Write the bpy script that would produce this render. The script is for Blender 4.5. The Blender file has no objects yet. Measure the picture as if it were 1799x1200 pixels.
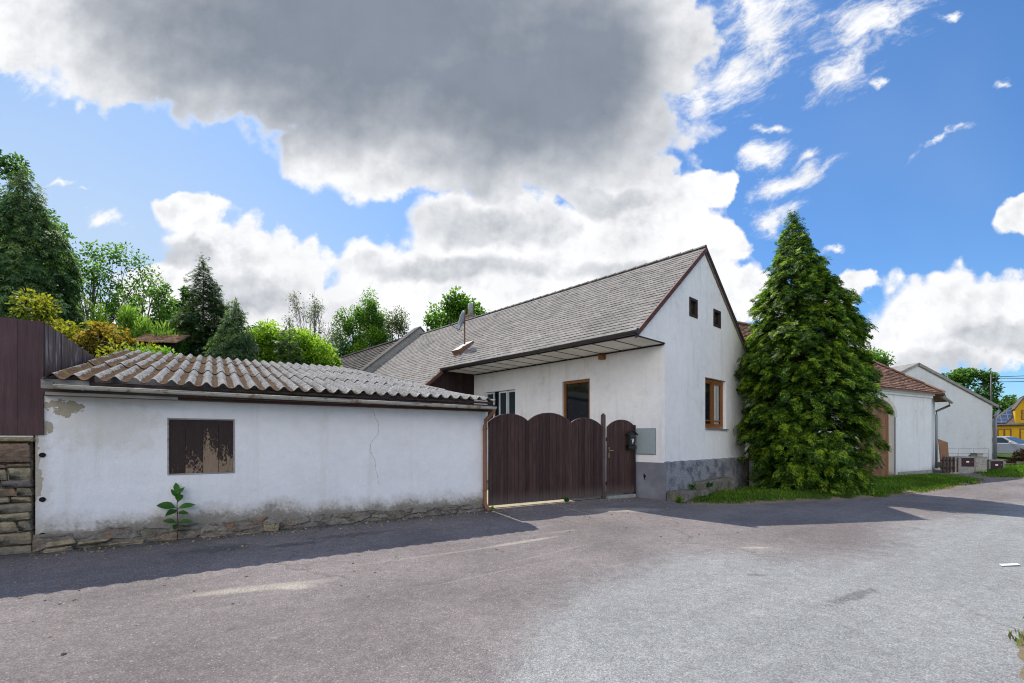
import bpy, math, random
import numpy as np
from mathutils import Vector, Matrix, noise as mn
from mathutils.geometry import tessellate_polygon
random.seed(11)
RNG = np.random.default_rng(11)
R = math.radians
scene = bpy.context.scene
COL = scene.collection
PI = math.pi

# ------------------------------------------------------------------ nodes
class G:
    def __init__(s, tree): s.t = tree
    def node(s, typ, ins=None, **props):
        n = s.t.nodes.new(typ)
        for k, v in props.items(): setattr(n, k, v)
        for k, v in (ins or {}).items():
            sk = n.inputs[k]
            if isinstance(v, bpy.types.NodeSocket): s.t.links.new(v, sk)
            elif v is not None:
                if sk.type == 'RGBA' and len(v) == 3: v = (*v, 1)
                sk.default_value = v
        return n
    def obj(s): return s.node('ShaderNodeTexCoord').outputs['Object']
    def sep(s, v):
        n = s.node('ShaderNodeSeparateXYZ', {0: v}); return n.outputs[0], n.outputs[1], n.outputs[2]
    def comb(s, x, y, z): return s.node('ShaderNodeCombineXYZ', {0: x, 1: y, 2: z}).outputs[0]
    def vscale(s, v, sc): return s.node('ShaderNodeVectorMath', {0: v, 1: sc}, operation='MULTIPLY').outputs[0]
    def vadd(s, v, w): return s.node('ShaderNodeVectorMath', {0: v, 1: w}, operation='ADD').outputs[0]
    def noise(s, vec, scale, detail=4.0, rough=.55, lac=2.0, out='Fac'):
        return s.node('ShaderNodeTexNoise', {'Vector': vec, 'Scale': scale, 'Detail': detail, 'Roughness': rough, 'Lacunarity': lac}).outputs[out]
    def voro(s, vec, scale, feature='F1', out='Distance', rnd=1.0):
        return s.node('ShaderNodeTexVoronoi', {'Vector': vec, 'Scale': scale, 'Randomness': rnd}, feature=feature).outputs[out]
    def m(s, op, a, b=None, c=None, clamp=False):
        ins = {0: a}
        if b is not None: ins[1] = b
        if c is not None: ins[2] = c
        return s.node('ShaderNodeMath', ins, operation=op, use_clamp=clamp).outputs[0]
    def ss(s, v, a, b, c=0.0, d=1.0, kind='SMOOTHSTEP'):
        return s.node('ShaderNodeMapRange', {0: v, 1: a, 2: b, 3: c, 4: d}, interpolation_type=kind).outputs[0]
    def mix(s, f, a, b, blend='MIX'):
        n = s.node('ShaderNodeMix', {0: f}, data_type='RGBA', blend_type=blend)
        for i, v in ((6, a), (7, b)):
            if isinstance(v, bpy.types.NodeSocket): s.t.links.new(v, n.inputs[i])
            else: n.inputs[i].default_value = (*v[:3], 1)
        return n.outputs[2]
    def mul(s, c, f):
        v = s.node('ShaderNodeVectorMath', {0: c, 'Scale': f}, operation='SCALE'); return v.outputs[0]
    def attr(s, name, out='Fac'): return s.node('ShaderNodeAttribute', attribute_name=name).outputs[out]
    def island(s): return s.node('ShaderNodeNewGeometry').outputs['Random Per Island']
    def bump(s, h, dist, strength=1.0, normal=None):
        return s.node('ShaderNodeBump', {'Height': h, 'Distance': dist, 'Strength': strength, 'Normal': normal}).outputs[0]

MATS = {}
def mat(name, fn, **kw):
    m = bpy.data.materials.new(name); m.use_nodes = True
    t = m.node_tree; t.nodes.clear()
    g = G(t); out = t.nodes.new('ShaderNodeOutputMaterial')
    r = fn(g, **kw)
    if isinstance(r, dict):
        sh = g.node('ShaderNodeBsdfPrincipled', r).outputs[0]
    else: sh = r
    t.links.new(sh, out.inputs[0])
    MATS[name] = m
    return m

def simple(name, col, rough=.6, var=.15, scale=6, metal=0.0, bump=0.0, bscale=60, spec=.3):
    def f(g):
        o = g.obj(); n = g.noise(o, scale, 5)
        c = g.mul(g.mix(0.0, col, col), g.ss(n, .3, .7, 1 - var, 1 + var, 'LINEAR'))
        d = {'Base Color': c, 'Roughness': rough, 'Metallic': metal, 'Specular IOR Level': spec}
        if bump: d['Normal'] = g.bump(g.noise(o, bscale, 3), bump)
        return d
    return mat(name, f)

def f_plaster(g, base=(.80, .80, .81), dirt_h=.3, dirt=(.26, .23, .19), blotch=.25, streak=.25, seed=0.0, peels=(), top_stain=None, rough_b=.004):
    o = g.vadd(g.obj(), (seed, seed * .7, 0)); x, y, z = g.sep(g.obj())
    n1 = g.noise(o, .9, 5, .6); n2 = g.noise(o, 5, 5, .65); n3 = g.noise(o, 32, 3, .6)
    sv = g.noise(g.vscale(o, (5, 5, .35)), 1, 4, .6)
    c = g.mul(g.mix(g.ss(n1, .35, .7), base, tuple(b * .93 for b in base)), g.ss(n2, .2, .8, 1.05, .93, 'LINEAR'))
    c = g.mix(g.m('MULTIPLY', g.ss(sv, .52, .75), streak), c, (.58, .54, .47))
    bl = g.m('MULTIPLY', g.ss(n1, .56, .72), g.ss(n2, .45, .7))
    c = g.mix(g.m('MULTIPLY', bl, blotch), c, (.52, .47, .38))
    hgt = None
    if top_stain:
        x0, z0, rx, rz, amt = top_stain
        dx = g.m('DIVIDE', g.m('SUBTRACT', x, x0), rx); dz = g.m('DIVIDE', g.m('SUBTRACT', z, z0), rz)
        dd = g.m('SQRT', g.m('ADD', g.m('MULTIPLY', dx, dx), g.m('MULTIPLY', dz, dz)))
        k = g.m('MULTIPLY', g.ss(g.m('ADD', dd, g.m('MULTIPLY', g.m('SUBTRACT', n2, .5), 1.8)), 1.0, .35), amt)
        c = g.mix(k, c, (.50, .46, .38))
    for (x0, z0, rx, rz) in peels:
        dx = g.m('DIVIDE', g.m('SUBTRACT', x, x0), rx); dz = g.m('DIVIDE', g.m('SUBTRACT', z, z0), rz)
        dd = g.m('SQRT', g.m('ADD', g.m('MULTIPLY', dx, dx), g.m('MULTIPLY', dz, dz)))
        k = g.ss(g.m('ADD', dd, g.m('MULTIPLY', g.m('SUBTRACT', g.noise(o, 7, 5, .6), .5), 3.0)), .84, .76)
        c = g.mix(k, c, g.mix(n3, (.30, .255, .19), (.44, .38, .29)))
        hgt = k if hgt is None else g.m('MAXIMUM', hgt, k)
    # dirt rising from the ground
    zz = g.m('ADD', z, g.m('MULTIPLY', g.m('SUBTRACT', g.noise(o, 1.1, 6, .68), .5), -1.5 * dirt_h - .15))
    n5 = g.noise(o, 13, 7, .75)
    k1 = g.ss(g.m('ADD', zz, g.m('MULTIPLY', g.m('SUBTRACT', n5, .5), -.30)), dirt_h + .26, dirt_h - .08)
    c = g.mix(g.m('MULTIPLY', k1, .8), c, g.mix(g.ss(n2, .3, .7), (.50, .43, .34), (.30, .26, .215)))
    k2 = g.ss(g.m('ADD', zz, g.m('MULTIPLY', g.m('SUBTRACT', n5, .5), -.55)), dirt_h + .06, dirt_h - .10)
    c = g.mix(g.m('MULTIPLY', k2, .85), c, g.mix(g.ss(n5, .35, .65), tuple(q * .55 for q in dirt), dirt))
    wl = g.ss(g.m('ADD', g.m('ABSOLUTE', x), g.m('MULTIPLY', g.m('SUBTRACT', n2, .5), .5)), .22, .0, 0, .5)
    c = g.mix(wl, c, (.46, .41, .33)) if top_stain else c
    h = g.m('ADD', g.m('MULTIPLY', n3, .35), g.m('MULTIPLY', g.noise(o, 11, 4, .6), 1.0))
    if hgt is not None: h = g.m('SUBTRACT', h, g.m('MULTIPLY', hgt, 1.6))
    return {'Base Color': c, 'Roughness': .93, 'Specular IOR Level': .15, 'Normal': g.bump(g.m('ADD', h, g.m('MULTIPLY', g.noise(g.vscale(o, (2.2, 2.2, 3.4)), 1, 3, .5), 1.0)), rough_b * 3, .7)}

def f_stone(g, cols=((.30, .25, .19), (.20, .18, .16), (.36, .30, .21), (.25, .19, .15)), moss=.35, dark=.5):
    o = g.obj(); r = g.island()
    n1 = g.noise(o, 4, 6, .65); n2 = g.noise(g.vscale(o, (12, 12, 30)), 1, 5, .65); n3 = g.noise(o, 70, 3)
    c = g.mix(g.ss(r, .3, .5), cols[0], cols[1]); c = g.mix(g.ss(r, .55, .7), c, cols[2]); c = g.mix(g.ss(r, .8, .95), c, cols[3])
    c = g.mul(c, g.ss(n2, .25, .75, 1 - dark, 1 + dark * .7, 'LINEAR'))
    c = g.mix(g.m('MULTIPLY', g.ss(n1, .5, .72), .55), c, (.07, .065, .06))
    c = g.mix(g.m('MULTIPLY', g.ss(g.noise(o, 2.3, 5, .6), .55, .75), moss), c, (.14, .13, .05))
    c = g.mix(g.m('MULTIPLY', g.ss(n3, .66, .8), .4), c, (.5, .47, .42))
    return {'Base Color': c, 'Roughness': .95, 'Specular IOR Level': .1, 'Normal': g.bump(g.m('ADD', n2, g.m('MULTIPLY', n3, .4)), .02, .9)}

def f_rubble(g):
    o = g.obj(); q = g.vadd(o, g.mul(g.vadd(g.noise(o, 4, 4, .6, out='Color'), (-.5, -.5, -.5)), .12))
    vc = g.node('ShaderNodeSeparateColor', {0: g.voro(g.vscale(q, (2.6, 2.6, 7)), 1, out='Color')}).outputs
    ed = g.voro(g.vscale(q, (2.6, 2.6, 7)), 1, feature='DISTANCE_TO_EDGE')
    n1 = g.noise(o, 5, 6, .7); n2 = g.noise(o, 24, 5, .7); n3 = g.noise(o, 80, 3)
    c = g.mix(vc[0], (.165, .14, .115), (.31, .265, .215)); c = g.mix(g.ss(vc[1], .6, .9), c, (.27, .175, .12)); c = g.mix(g.ss(vc[2], .75, .95), c, (.34, .30, .23))
    c = g.mul(c, g.ss(n2, .25, .75, .5, 1.45, 'LINEAR')); c = g.mix(g.m('MULTIPLY', g.m('MULTIPLY', g.ss(ed, .07, .0), .6), g.ss(n1, .35, .6)), c, (.07, .062, .055)); c = g.mix(g.m('MULTIPLY', g.ss(g.noise(o, 3.4, 6, .7), .42, .56), .92), c, g.mix(n2, (.16, .14, .12), (.34, .30, .25)))
    c = g.mix(g.m('MULTIPLY', g.ss(n1, .48, .68), .6), c, (.075, .07, .062)); c = g.mix(g.m('MULTIPLY', g.ss(g.noise(o, 2.6, 5, .65), .55, .72), .5), c, (.12, .115, .045))
    c = g.mix(g.ss(n3, .66, .78, 0, .45), c, (.48, .45, .40))
    return {'Base Color': c, 'Roughness': .95, 'Specular IOR Level': .1, 'Normal': g.bump(g.m('ADD', g.m('ADD', n2, g.m('MULTIPLY', n3, .4)), g.ss(ed, 0, .12)), .03, 1.0)}

def f_wood(g, base=(.055, .026, .022), light=(.10, .055, .048), wear=.1, wearcol=(.35, .30, .28), axis='z', rough=.6, bvar=.2, foot=None):
    o = g.obj(); r = g.island()
    o2 = g.vadd(o, g.comb(g.m('MULTIPLY', r, 37), g.m('MULTIPLY', r, 13), g.m('MULTIPLY', r, 51)))
    sc = {'z': (22, 22, 1.6), 'x': (1.6, 22, 22), 'y': (22, 1.6, 22)}[axis]
    n1 = g.noise(g.vscale(o2, sc), 1, 6, .65); n2 = g.noise(o2, 2.5, 4); n3 = g.noise(g.vscale(o2, tuple(q * 4 for q in sc)), 1, 3, .6)
    c = g.mix(g.ss(n1, .3, .75), base, light)
    c = g.mul(c, g.ss(r, 0, 1, 1 - bvar, 1 + bvar, 'LINEAR')); c = g.mul(c, g.ss(n2, .3, .7, .85, 1.15, 'LINEAR'))
    k = g.ss(g.m('ADD', n1, g.m('MULTIPLY', n2, .5)), 1.05 - wear, 1.16 - wear)
    c = g.mix(g.m('MULTIPLY', k, .8), c, wearcol)
    if foot: c = g.mix(g.ss(g.m('ADD', g.sep(o)[2], g.m('MULTIPLY', g.m('SUBTRACT', n1, .5), .5)), .48, .12, 0, .7), c, foot)
    kn = g.ss(g.voro(g.vscale(o2, (5, 5, 2.2) if axis == 'z' else (2.2, 5, 5)), 1), .10, .05)
    c = g.mix(g.m('MULTIPLY', kn, .6), c, (.02, .012, .01))
    return {'Base Color': c, 'Roughness': rough, 'Specular IOR Level': .25, 'Normal': g.bump(g.m('ADD', n1, g.m('MULTIPLY', n3, .5)), .006, .8)}

def f_shutter(g):
    o = g.obj(); p = g.attr('peel')
    x, y, z = g.sep(o)
    n = g.m('ADD', g.m('MULTIPLY', g.noise(g.vscale(o, (46, 46, 26)), 1, 6, .7), .62), g.m('MULTIPLY', g.noise(g.vscale(o, (10, 10, 2.5)), 1, 4, .6), .38)); n2 = g.noise(g.vscale(o, (40, 40, 4)), 1, 4)
    paint = g.mix(n2, (.022, .014, .013), (.05, .032, .028)); bare = g.mix(n2, (.17, .115, .075), (.33, .24, .165))
    hz = g.ss(z, 1.9, 1.1, -.16, .13, 'LINEAR')
    k = g.ss(g.m('ADD', g.m('ADD', n, hz), g.m('MULTIPLY', g.m('SUBTRACT', p, .5), .62)), .52, .55)
    return {'Base Color': g.mix(k, paint, bare), 'Roughness': .7, 'Specular IOR Level': .2,
            'Normal': g.bump(g.m('SUBTRACT', g.m('MULTIPLY', n2, .4), k), .004, .8)}

def f_corr(g):
    o = g.obj(); x, y, z = g.sep(o); w = g.attr('wave')
    n1 = g.noise(o, 1.3, 4); n2 = g.noise(o, 10, 6, .7); n3 = g.noise(g.vscale(o, (.55, 1.5, 1)), 34, 5, .7); n4 = g.noise(o, 70, 3, .6)
    c = g.mix(g.ss(n2, .3, .7), (.22, .21, .20), (.46, .445, .425))
    c = g.mix(g.ss(n4, .55, .7), c, (.60, .585, .555))
    c = g.mix(g.m('MULTIPLY', g.ss(n3, .47, .40), .9), c, (.045, .04, .037))
    c = g.mix(g.m('MULTIPLY', g.ss(n1, .48, .66), .5), c, (.15, .14, .128))
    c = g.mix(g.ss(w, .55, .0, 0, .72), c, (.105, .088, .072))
    lefty = g.ss(x, 3.6, .1, -.10, .42, 'LINEAR'); far = g.ss(x, .9, .1, 0, .45)
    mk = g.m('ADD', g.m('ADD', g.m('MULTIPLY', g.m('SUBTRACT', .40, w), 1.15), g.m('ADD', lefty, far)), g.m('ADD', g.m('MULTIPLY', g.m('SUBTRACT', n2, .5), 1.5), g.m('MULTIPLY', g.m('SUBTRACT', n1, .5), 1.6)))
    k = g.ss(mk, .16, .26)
    moss = g.mix(g.ss(n4, .3, .7), (.045, .028, .018), (.17, .095, .05))
    moss = g.mix(g.ss(g.noise(o, 5, 3), .56, .70), moss, (.15, .12, .035)); moss = g.mix(g.ss(g.noise(o, 6, 4), .42, .32), moss, (.20, .10, .058))
    c = g.mix(k, c, moss)
    h = g.m('ADD', g.m('MULTIPLY', g.m('ADD', n3, n4), .5), g.m('MULTIPLY', k, g.m('ADD', .5, n2)))
    return {'Base Color': c, 'Roughness': .95, 'Specular IOR Level': .1, 'Normal': g.bump(h, .03, 1.0)}

def f_tile(g, a=(.21, .20, .195), b=(.33, .315, .30), spots=(.55, .53, .5), spot=.5, var=.25, mossk=.2, stain=(.10, .095, .09)):
    o = g.obj(); r = g.island()
    n1 = g.noise(o, .7, 5, .6); n2 = g.noise(o, 9, 5, .7); n3 = g.noise(o, 26, 3, .6)
    c = g.mix(g.ss(n2, .25, .75), a, b)
    c = g.mul(c, g.ss(r, 0, 1, 1 - var, 1 + var, 'LINEAR'))
    c = g.mix(g.m('MULTIPLY', g.ss(n1, .52, .72), .4), c, stain)
    c = g.mix(g.m('MULTIPLY', g.ss(n3, .60, .72), spot), c, spots)
    c = g.mix(g.m('MULTIPLY', g.ss(n3, .40, .28), .7), c, stain)
    c = g.mix(g.m('MULTIPLY', g.ss(g.noise(o, 3, 6, .7), .58, .72), mossk), c, (.12, .10, .045))
    return {'Base Color': c, 'Roughness': .9, 'Specular IOR Level': .15, 'Normal': g.bump(g.m('ADD', n2, g.m('MULTIPLY', n3, .5)), .01, .7)}

def f_metal(g, base=(.42, .42, .41), rust=.25, rustcol=(.20, .09, .04), metal=.2, rough=.55):
    o = g.obj()
    n = g.noise(o, 5, 6, .7); n2 = g.noise(o, 28, 4, .6)
    c = g.mul(g.mix(n, base, tuple(q * .8 for q in base)), g.ss(n2, .2, .8, .85, 1.12, 'LINEAR'))
    c = g.mix(g.m('MULTIPLY', g.ss(g.m('ADD', n, g.m('MULTIPLY', n2, .3)), .78 - rust * .35, .92 - rust * .35), .85), c, rustcol)
    return {'Base Color': c, 'Roughness': rough, 'Metallic': metal, 'Normal': g.bump(n2, .003, .5)}

def f_glass(g, tint=(.012, .014, .017), rough=.04):
    o = g.obj(); n = g.noise(o, 1.4, 2)
    return {'Base Color': tint, 'Roughness': rough, 'Specular IOR Level': .5, 'Normal': g.bump(n, .004, .25)}

def f_asphalt(g):
    o = g.obj(); x, y, z = g.sep(o)
    nb = g.noise(o, .45, 5, .6); nm = g.noise(o, 1.7, 6, .65); nf = g.noise(o, 9, 5, .65)
    gr = g.voro(o, 95); gr2 = g.voro(o, 95, out='Color'); gs = g.node('ShaderNodeSeparateColor', {0: gr2}).outputs[0]
    grain = g.noise(o, 130, 2, .6)
    # the paler road surface lies to the right of a wandering edge
    fx = g.ss(x, -4, 24, 0, 1, 'LINEAR')
    fc = g.node('ShaderNodeFloatCurve', {'Value': fx})
    cv = fc.mapping.curves[0]
    pts = [(-4, -2.0), (-.6, 2.2), (-.1, 3.1), (.55, 4.7), (1.6, 5.75), (2.6, 6.6), (3.6, 6.3), (4.8, 6.4), (7, 8.3), (11, 10.6), (16, 13.3), (24, 18.5)]
    sx = [((px_ + 4) / 28, (py_ + 2) / 22) for px_, py_ in pts]
    cv.points[0].location = sx[0]; cv.points[-1].location = sx[-1]
    for q in sx[1:-1]: cv.points.new(*q)
    fc.mapping.update()
    yb = g.m('MULTIPLY_ADD', fc.outputs[0], 22, -2)
    dist = g.m('ADD', g.m('SUBTRACT', yb, y), g.m('MULTIPLY', g.m('SUBTRACT', nm, .5), 1.1))
    dist = g.m('ADD', dist, g.m('MULTIPLY', g.m('SUBTRACT', g.noise(o, 3.2, 6, .7), .5), 1.6)); k = g.m('ADD', g.ss(dist, -1.0, .1, 0, .35), g.ss(dist, -.25, .6, 0, .65))
    dark = g.mix(g.ss(nb, .3, .7), (.172, .147, .140), (.250, .216, .204)); pale = g.mix(g.ss(nb, .3, .7), (.266, .265, .256), (.316, .313, .300))
    c = g.mix(k, dark, pale)
    # sun-bleached brownish tongue and sandy drifts
    c = g.mix(g.m('MULTIPLY', g.ss(nm, .55, .75), g.m('MULTIPLY_ADD', k, -.22, .30)), c, (.33, .285, .25))
    c = g.mix(g.m('MULTIPLY', g.ss(g.noise(o, .8, 4), .35, .2), .35), c, (.16, .15, .15))
    def blob(cx, cy, rx, ry, rot, wob=1.4):
        q = g.node('ShaderNodeVectorRotate', {0: g.vadd(o, (-cx, -cy, 0)), 'Angle': -R(rot)}, rotation_type='Z_AXIS').outputs[0]
        d = g.node('ShaderNodeVectorMath', {0: g.vscale(q, (1 / rx, 1 / ry, 0))}, operation='LENGTH').outputs[1]
        return g.ss(g.m('ADD', d, g.m('MULTIPLY', g.m('SUBTRACT', nf, .5), wob)), 1.0, .35)
    for bx in ((-2.75, 5.0, .95, .16, 24), (-2.35, 5.05, .25, .13, 10), (.2, 7.3, .9, .10, 35), (2.5, 10.4, 1.1, .35, 10), (.9, 8.1, .5, .07, 30), (3.6, 6.9, .3, .1, 0), (1.3, 5.9, .25, .06, 30), (-1.0, 6.5, 1.6, .05, 30), (-.2, 5.6, 1.5, .03, 38), (.6, 6.6, 1.3, .03, 42)):
        c = g.mix(g.m('MULTIPLY', blob(*bx), .5 if bx[3] > .09 else .22), c, (.52, .46, .37))
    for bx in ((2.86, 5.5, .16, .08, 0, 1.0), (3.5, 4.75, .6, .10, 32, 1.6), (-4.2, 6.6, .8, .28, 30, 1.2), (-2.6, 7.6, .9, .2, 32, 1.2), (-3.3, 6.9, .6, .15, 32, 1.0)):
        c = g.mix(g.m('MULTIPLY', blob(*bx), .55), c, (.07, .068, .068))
    # grime and moss gathered along the wall foot (shed frame)
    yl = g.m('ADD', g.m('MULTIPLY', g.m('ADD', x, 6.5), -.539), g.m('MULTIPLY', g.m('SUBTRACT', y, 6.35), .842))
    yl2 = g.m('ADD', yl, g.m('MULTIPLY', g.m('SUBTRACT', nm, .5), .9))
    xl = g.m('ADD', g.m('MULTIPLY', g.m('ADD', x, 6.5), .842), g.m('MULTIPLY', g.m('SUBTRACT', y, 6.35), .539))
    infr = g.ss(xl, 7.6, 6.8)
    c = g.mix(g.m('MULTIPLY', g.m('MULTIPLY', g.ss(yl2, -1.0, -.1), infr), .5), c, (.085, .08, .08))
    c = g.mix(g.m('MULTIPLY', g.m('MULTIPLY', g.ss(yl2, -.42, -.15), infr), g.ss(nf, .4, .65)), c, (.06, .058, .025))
    # tyre wear along the lane and rubbed, mottled patches
    tw = g.noise(g.vscale(g.node('ShaderNodeVectorRotate', {0: o, 'Angle': -R(36)}, rotation_type='Z_AXIS').outputs[0], (.25, 2.6, 1)), 1, 5, .6)
    c = g.mul(c, g.ss(tw, .3, .7, .90, 1.08, 'LINEAR')); c = g.mul(c, g.ss(g.noise(o, 4.5, 6, .75), .3, .7, .92, 1.07, 'LINEAR'))
    c = g.mix(g.m('MULTIPLY', g.ss(g.noise(o, 2.7, 6, .75), .60, .72), .35), c, (.40, .345, .275))
    # hairline cracks
    ce = g.voro(g.vadd(o, g.mul(g.noise(o, 1.5, 4, .6, out='Color'), .8)), .23, feature='DISTANCE_TO_EDGE')
    c = g.mix(g.m('MULTIPLY', g.m('MULTIPLY', g.ss(ce, .006, .0015), g.ss(nb, .45, .6)), .38), c, (.06, .055, .05))
    c = g.mul(c, g.ss(gs, 0, 1, .72, 1.28, 'LINEAR')); c = g.mul(c, g.ss(grain, .3, .7, .78, 1.22, 'LINEAR')); c = g.mul(c, g.ss(nf, .3, .7, .90, 1.10, 'LINEAR'))
    c = g.mix(g.m('MULTIPLY', g.ss(gs, .97, .99), .35), c, (.60, .57, .52))
    return {'Base Color': c, 'Roughness': .9, 'Specular IOR Level': .2, 'Normal': g.bump(g.m('SUBTRACT', g.m('MULTIPLY', nf, .5), gr), .007, .8)}

def f_leaf(g, dark=(.02, .045, .012), lite=(.07, .13, .025), tip=(.16, .20, .04), trans=.35, clump=1.2, tt=.55):
    o = g.obj(); r = g.island(); t = g.attr('tone')
    n = g.noise(o, clump, 3)
    c = g.mix(g.ss(g.m('ADD', g.m('MULTIPLY', r, .5), g.m('MULTIPLY', n, .8)), .35, .95), dark, lite)
    c = g.mix(g.ss(g.m('ADD', t, g.m('MULTIPLY', g.m('SUBTRACT', r, .5), .5)), tt, 1.1), c, tip)  # tip colour also paints highlights on leaves of high tone
    c = g.mul(c, g.ss(t, .08, .65, .32, 1.0, 'LINEAR'))  # low tone darkens the leaf, painting crown shade into its colour
    d = g.node('ShaderNodeBsdfPrincipled', {'Base Color': c, 'Roughness': .55, 'Specular IOR Level': .25}).outputs[0]
    tr = g.node('ShaderNodeBsdfTranslucent', {0: g.mix(.5, g.mul(c, 1.5), g.vscale(g.mul(c, 1.9), (1.0, 1.15, .5)))}).outputs[0]
    return g.node('ShaderNodeMixShader', {0: trans, 1: d, 2: tr}).outputs[0]

def f_bark(g, base=(.11, .09, .07)):
    o = g.obj(); n = g.noise(g.vscale(o, (9, 9, 2)), 1, 6, .7)
    return {'Base Color': g.mix(n, tuple(q * .5 for q in base), tuple(q * 1.5 for q in base)), 'Roughness': .95, 'Normal': g.bump(n, .03)}

def f_ground(g):
    o = g.obj(); n = g.noise(o, .3, 6, .6); n2 = g.noise(o, 6, 5, .7)
    c = g.mix(g.ss(n2, .3, .7), (.035, .06, .014), (.10, .13, .035)); c = g.mix(g.m('MULTIPLY', g.ss(n, .5, .7), .5), c, (.12, .10, .055))
    return {'Base Color': c, 'Roughness': 1.0, 'Specular IOR Level': .05, 'Normal': g.bump(n2, .05)}

def f_verge(g):
    o = g.obj(); n2 = g.noise(o, 6, 5, .7); e = g.attr('edge')
    c = g.mix(g.ss(n2, .3, .7), (.05, .075, .018), (.11, .12, .04))
    soil = g.mix(g.noise(o, 24, 5, .7), (.16, .12, .075), (.40, .33, .22))
    c = g.mix(g.ss(g.m('ADD', e, g.m('MULTIPLY', g.m('SUBTRACT', n2, .5), .7)), .35, .65), c, soil)
    return {'Base Color': c, 'Roughness': 1.0, 'Specular IOR Level': .05, 'Normal': g.bump(g.noise(o, 40, 5, .7), .03)}

def f_plinth(g):
    o = g.obj(); n = g.noise(o, 62, 5, .75); n2 = g.noise(o, 2.4, 6, .65)
    c = g.mix(g.ss(n, .35, .65), (.13, .132, .148), (.50, .495, .515)); c = g.mix(g.ss(n2, .46, .60), c, g.mix(g.ss(n, .35, .65), (.055, .06, .08), (.25, .26, .30))); c = g.mix(g.m('MULTIPLY', g.ss(g.noise(o, 1.7, 5, .6), .52, .68), .5), c, (.34, .32, .29))
    return {'Base Color': c, 'Roughness': .9, 'Specular IOR Level': .15, 'Normal': g.bump(n, .02, 1.0)}

def f_concrete(g, a=(.24, .23, .21), b=(.36, .35, .32), moss=.3):
    o = g.obj(); n = g.noise(o, 8, 6, .7); n2 = g.noise(o, 2.2, 5, .6); n3 = g.noise(o, 80, 2)
    c = g.mix(g.ss(n, .3, .7), a, b); c = g.mix(g.m('MULTIPLY', g.ss(n2, .5, .7), moss), c, (.10, .09, .05))
    return {'Base Color': c, 'Roughness': .92, 'Specular IOR Level': .15, 'Normal': g.bump(g.m('ADD', n, n3), .008, .8)}

def f_brick(g, c1=(.42, .38, .33), c2=(.30, .26, .22), mortar=(.36, .34, .31), bw=.24, bh=.08):
    o = g.obj(); x, y, z = g.sep(o)
    b = g.node('ShaderNodeTexBrick', {'Vector': g.comb(g.m('ADD', x, y), z, 0), 'Color1': c1, 'Color2': c2, 'Mortar': mortar, 'Scale': 1.0, 'Mortar Size': .008, 'Brick Width': bw, 'Row Height': bh})
    n = g.noise(o, 14, 4)
    return {'Base Color': g.mul(b.outputs[0], g.ss(n, .3, .7, .75, 1.2, 'LINEAR')), 'Roughness': .92, 'Normal': g.bump(g.m('SUBTRACT', 1.0, b.outputs[1]), .008)}

def f_solar(g):
    o = g.obj(); x, y, z = g.sep(o)
    b = g.node('ShaderNodeTexBrick', {'Vector': g.comb(x, z, 0), 'Color1': (.05, .065, .12, 1), 'Color2': (.06, .08, .14, 1), 'Mortar': (.22, .24, .28, 1), 'Scale': 1.0, 'Mortar Size': .02, 'Brick Width': .5, 'Row Height': .4}, offset=0.0)
    return {'Base Color': b.outputs[0], 'Roughness': .2, 'Specular IOR Level': .6}

# materials
M_shed_wall = mat('shed_plaster', f_plaster, base=(.815, .795, .80), dirt_h=.37, peels=((.30, 2.05, .20, .12), (.13, 1.77, .13, .09), (.0, 1.2, .07, .5)), top_stain=(.75, 1.8, .9, .5, .45), blotch=.22, streak=.25)
M_house_wall = mat('house_plaster', f_plaster, base=(.90, .865, .845), dirt_h=-.5, blotch=.32, streak=.45, seed=4.0)
M_barn_wall = mat('barn_plaster', f_plaster, base=(.80, .79, .76), dirt_h=.12, blotch=.55, streak=.6, seed=9.0)
M_white_wall = mat('gable_plaster', f_plaster, base=(.66, .66, .66), dirt_h=.0, blotch=.75, streak=.6, seed=15.0)
M_yellow_wall = mat('yellow_plaster', f_plaster, base=(.80, .45, .03), dirt_h=-.5, blotch=.0, streak=.05, seed=2.0)
M_crack = simple('crack_shadow', (.16, .15, .14), .95)
M_stone = mat('rubble_stone', f_stone, cols=((.33, .26, .17), (.24, .20, .165), (.42, .33, .20), (.29, .19, .125)), dark=.6)
M_base = mat('rubble_base', f_rubble)
M_fence = mat('maroon_boards', f_wood, base=(.062, .030, .032), light=(.088, .046, .048), wear=-.08)
M_fence_old = mat('weathered_boards', f_wood, base=(.085, .052, .050), light=(.17, .12, .12), wear=.26, wearcol=(.46, .42, .43))
M_gate = mat('gate_boards', f_wood, base=(.042, .020, .017), light=(.074, .038, .032), wear=-.05, wearcol=(.17, .12, .11), bvar=.42, foot=(.13, .10, .085))
M_gate_post = mat('gate_post_wood', f_wood, base=(.075, .048, .044), light=(.13, .09, .085), wear=.10)
M_dark_wood = mat('dark_boards', f_wood, base=(.020, .010, .009), light=(.038, .020, .017), wear=-.2)
M_grey_wood = mat('grey_timber', f_wood, base=(.20, .185, .165), light=(.36, .335, .30), wear=.1, axis='x')
M_brown_beam = mat('brown_beam', f_wood, base=(.045, .024, .02), light=(.09, .05, .04), wear=.05, axis='x')
M_shutter = mat('peeling_shutter', f_shutter)
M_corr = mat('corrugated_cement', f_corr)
M_slate = mat('cement_tiles', f_tile, a=(.215, .193, .174), b=(.325, .296, .27), spot=.9, var=.15)
M_darktile = mat('dark_tiles', f_tile, a=(.085, .072, .064), b=(.15, .13, .118), spots=(.28, .26, .24), spot=.35, var=.3)
M_claytile = mat('clay_tiles', f_tile, a=(.22, .115, .078), b=(.34, .20, .14), spots=(.36, .28, .22), spot=.45, var=.40, stain=(.07, .045, .035))
M_zinc = mat('zinc_gutter', f_metal, base=(.52, .50, .43), rust=.34)
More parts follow.
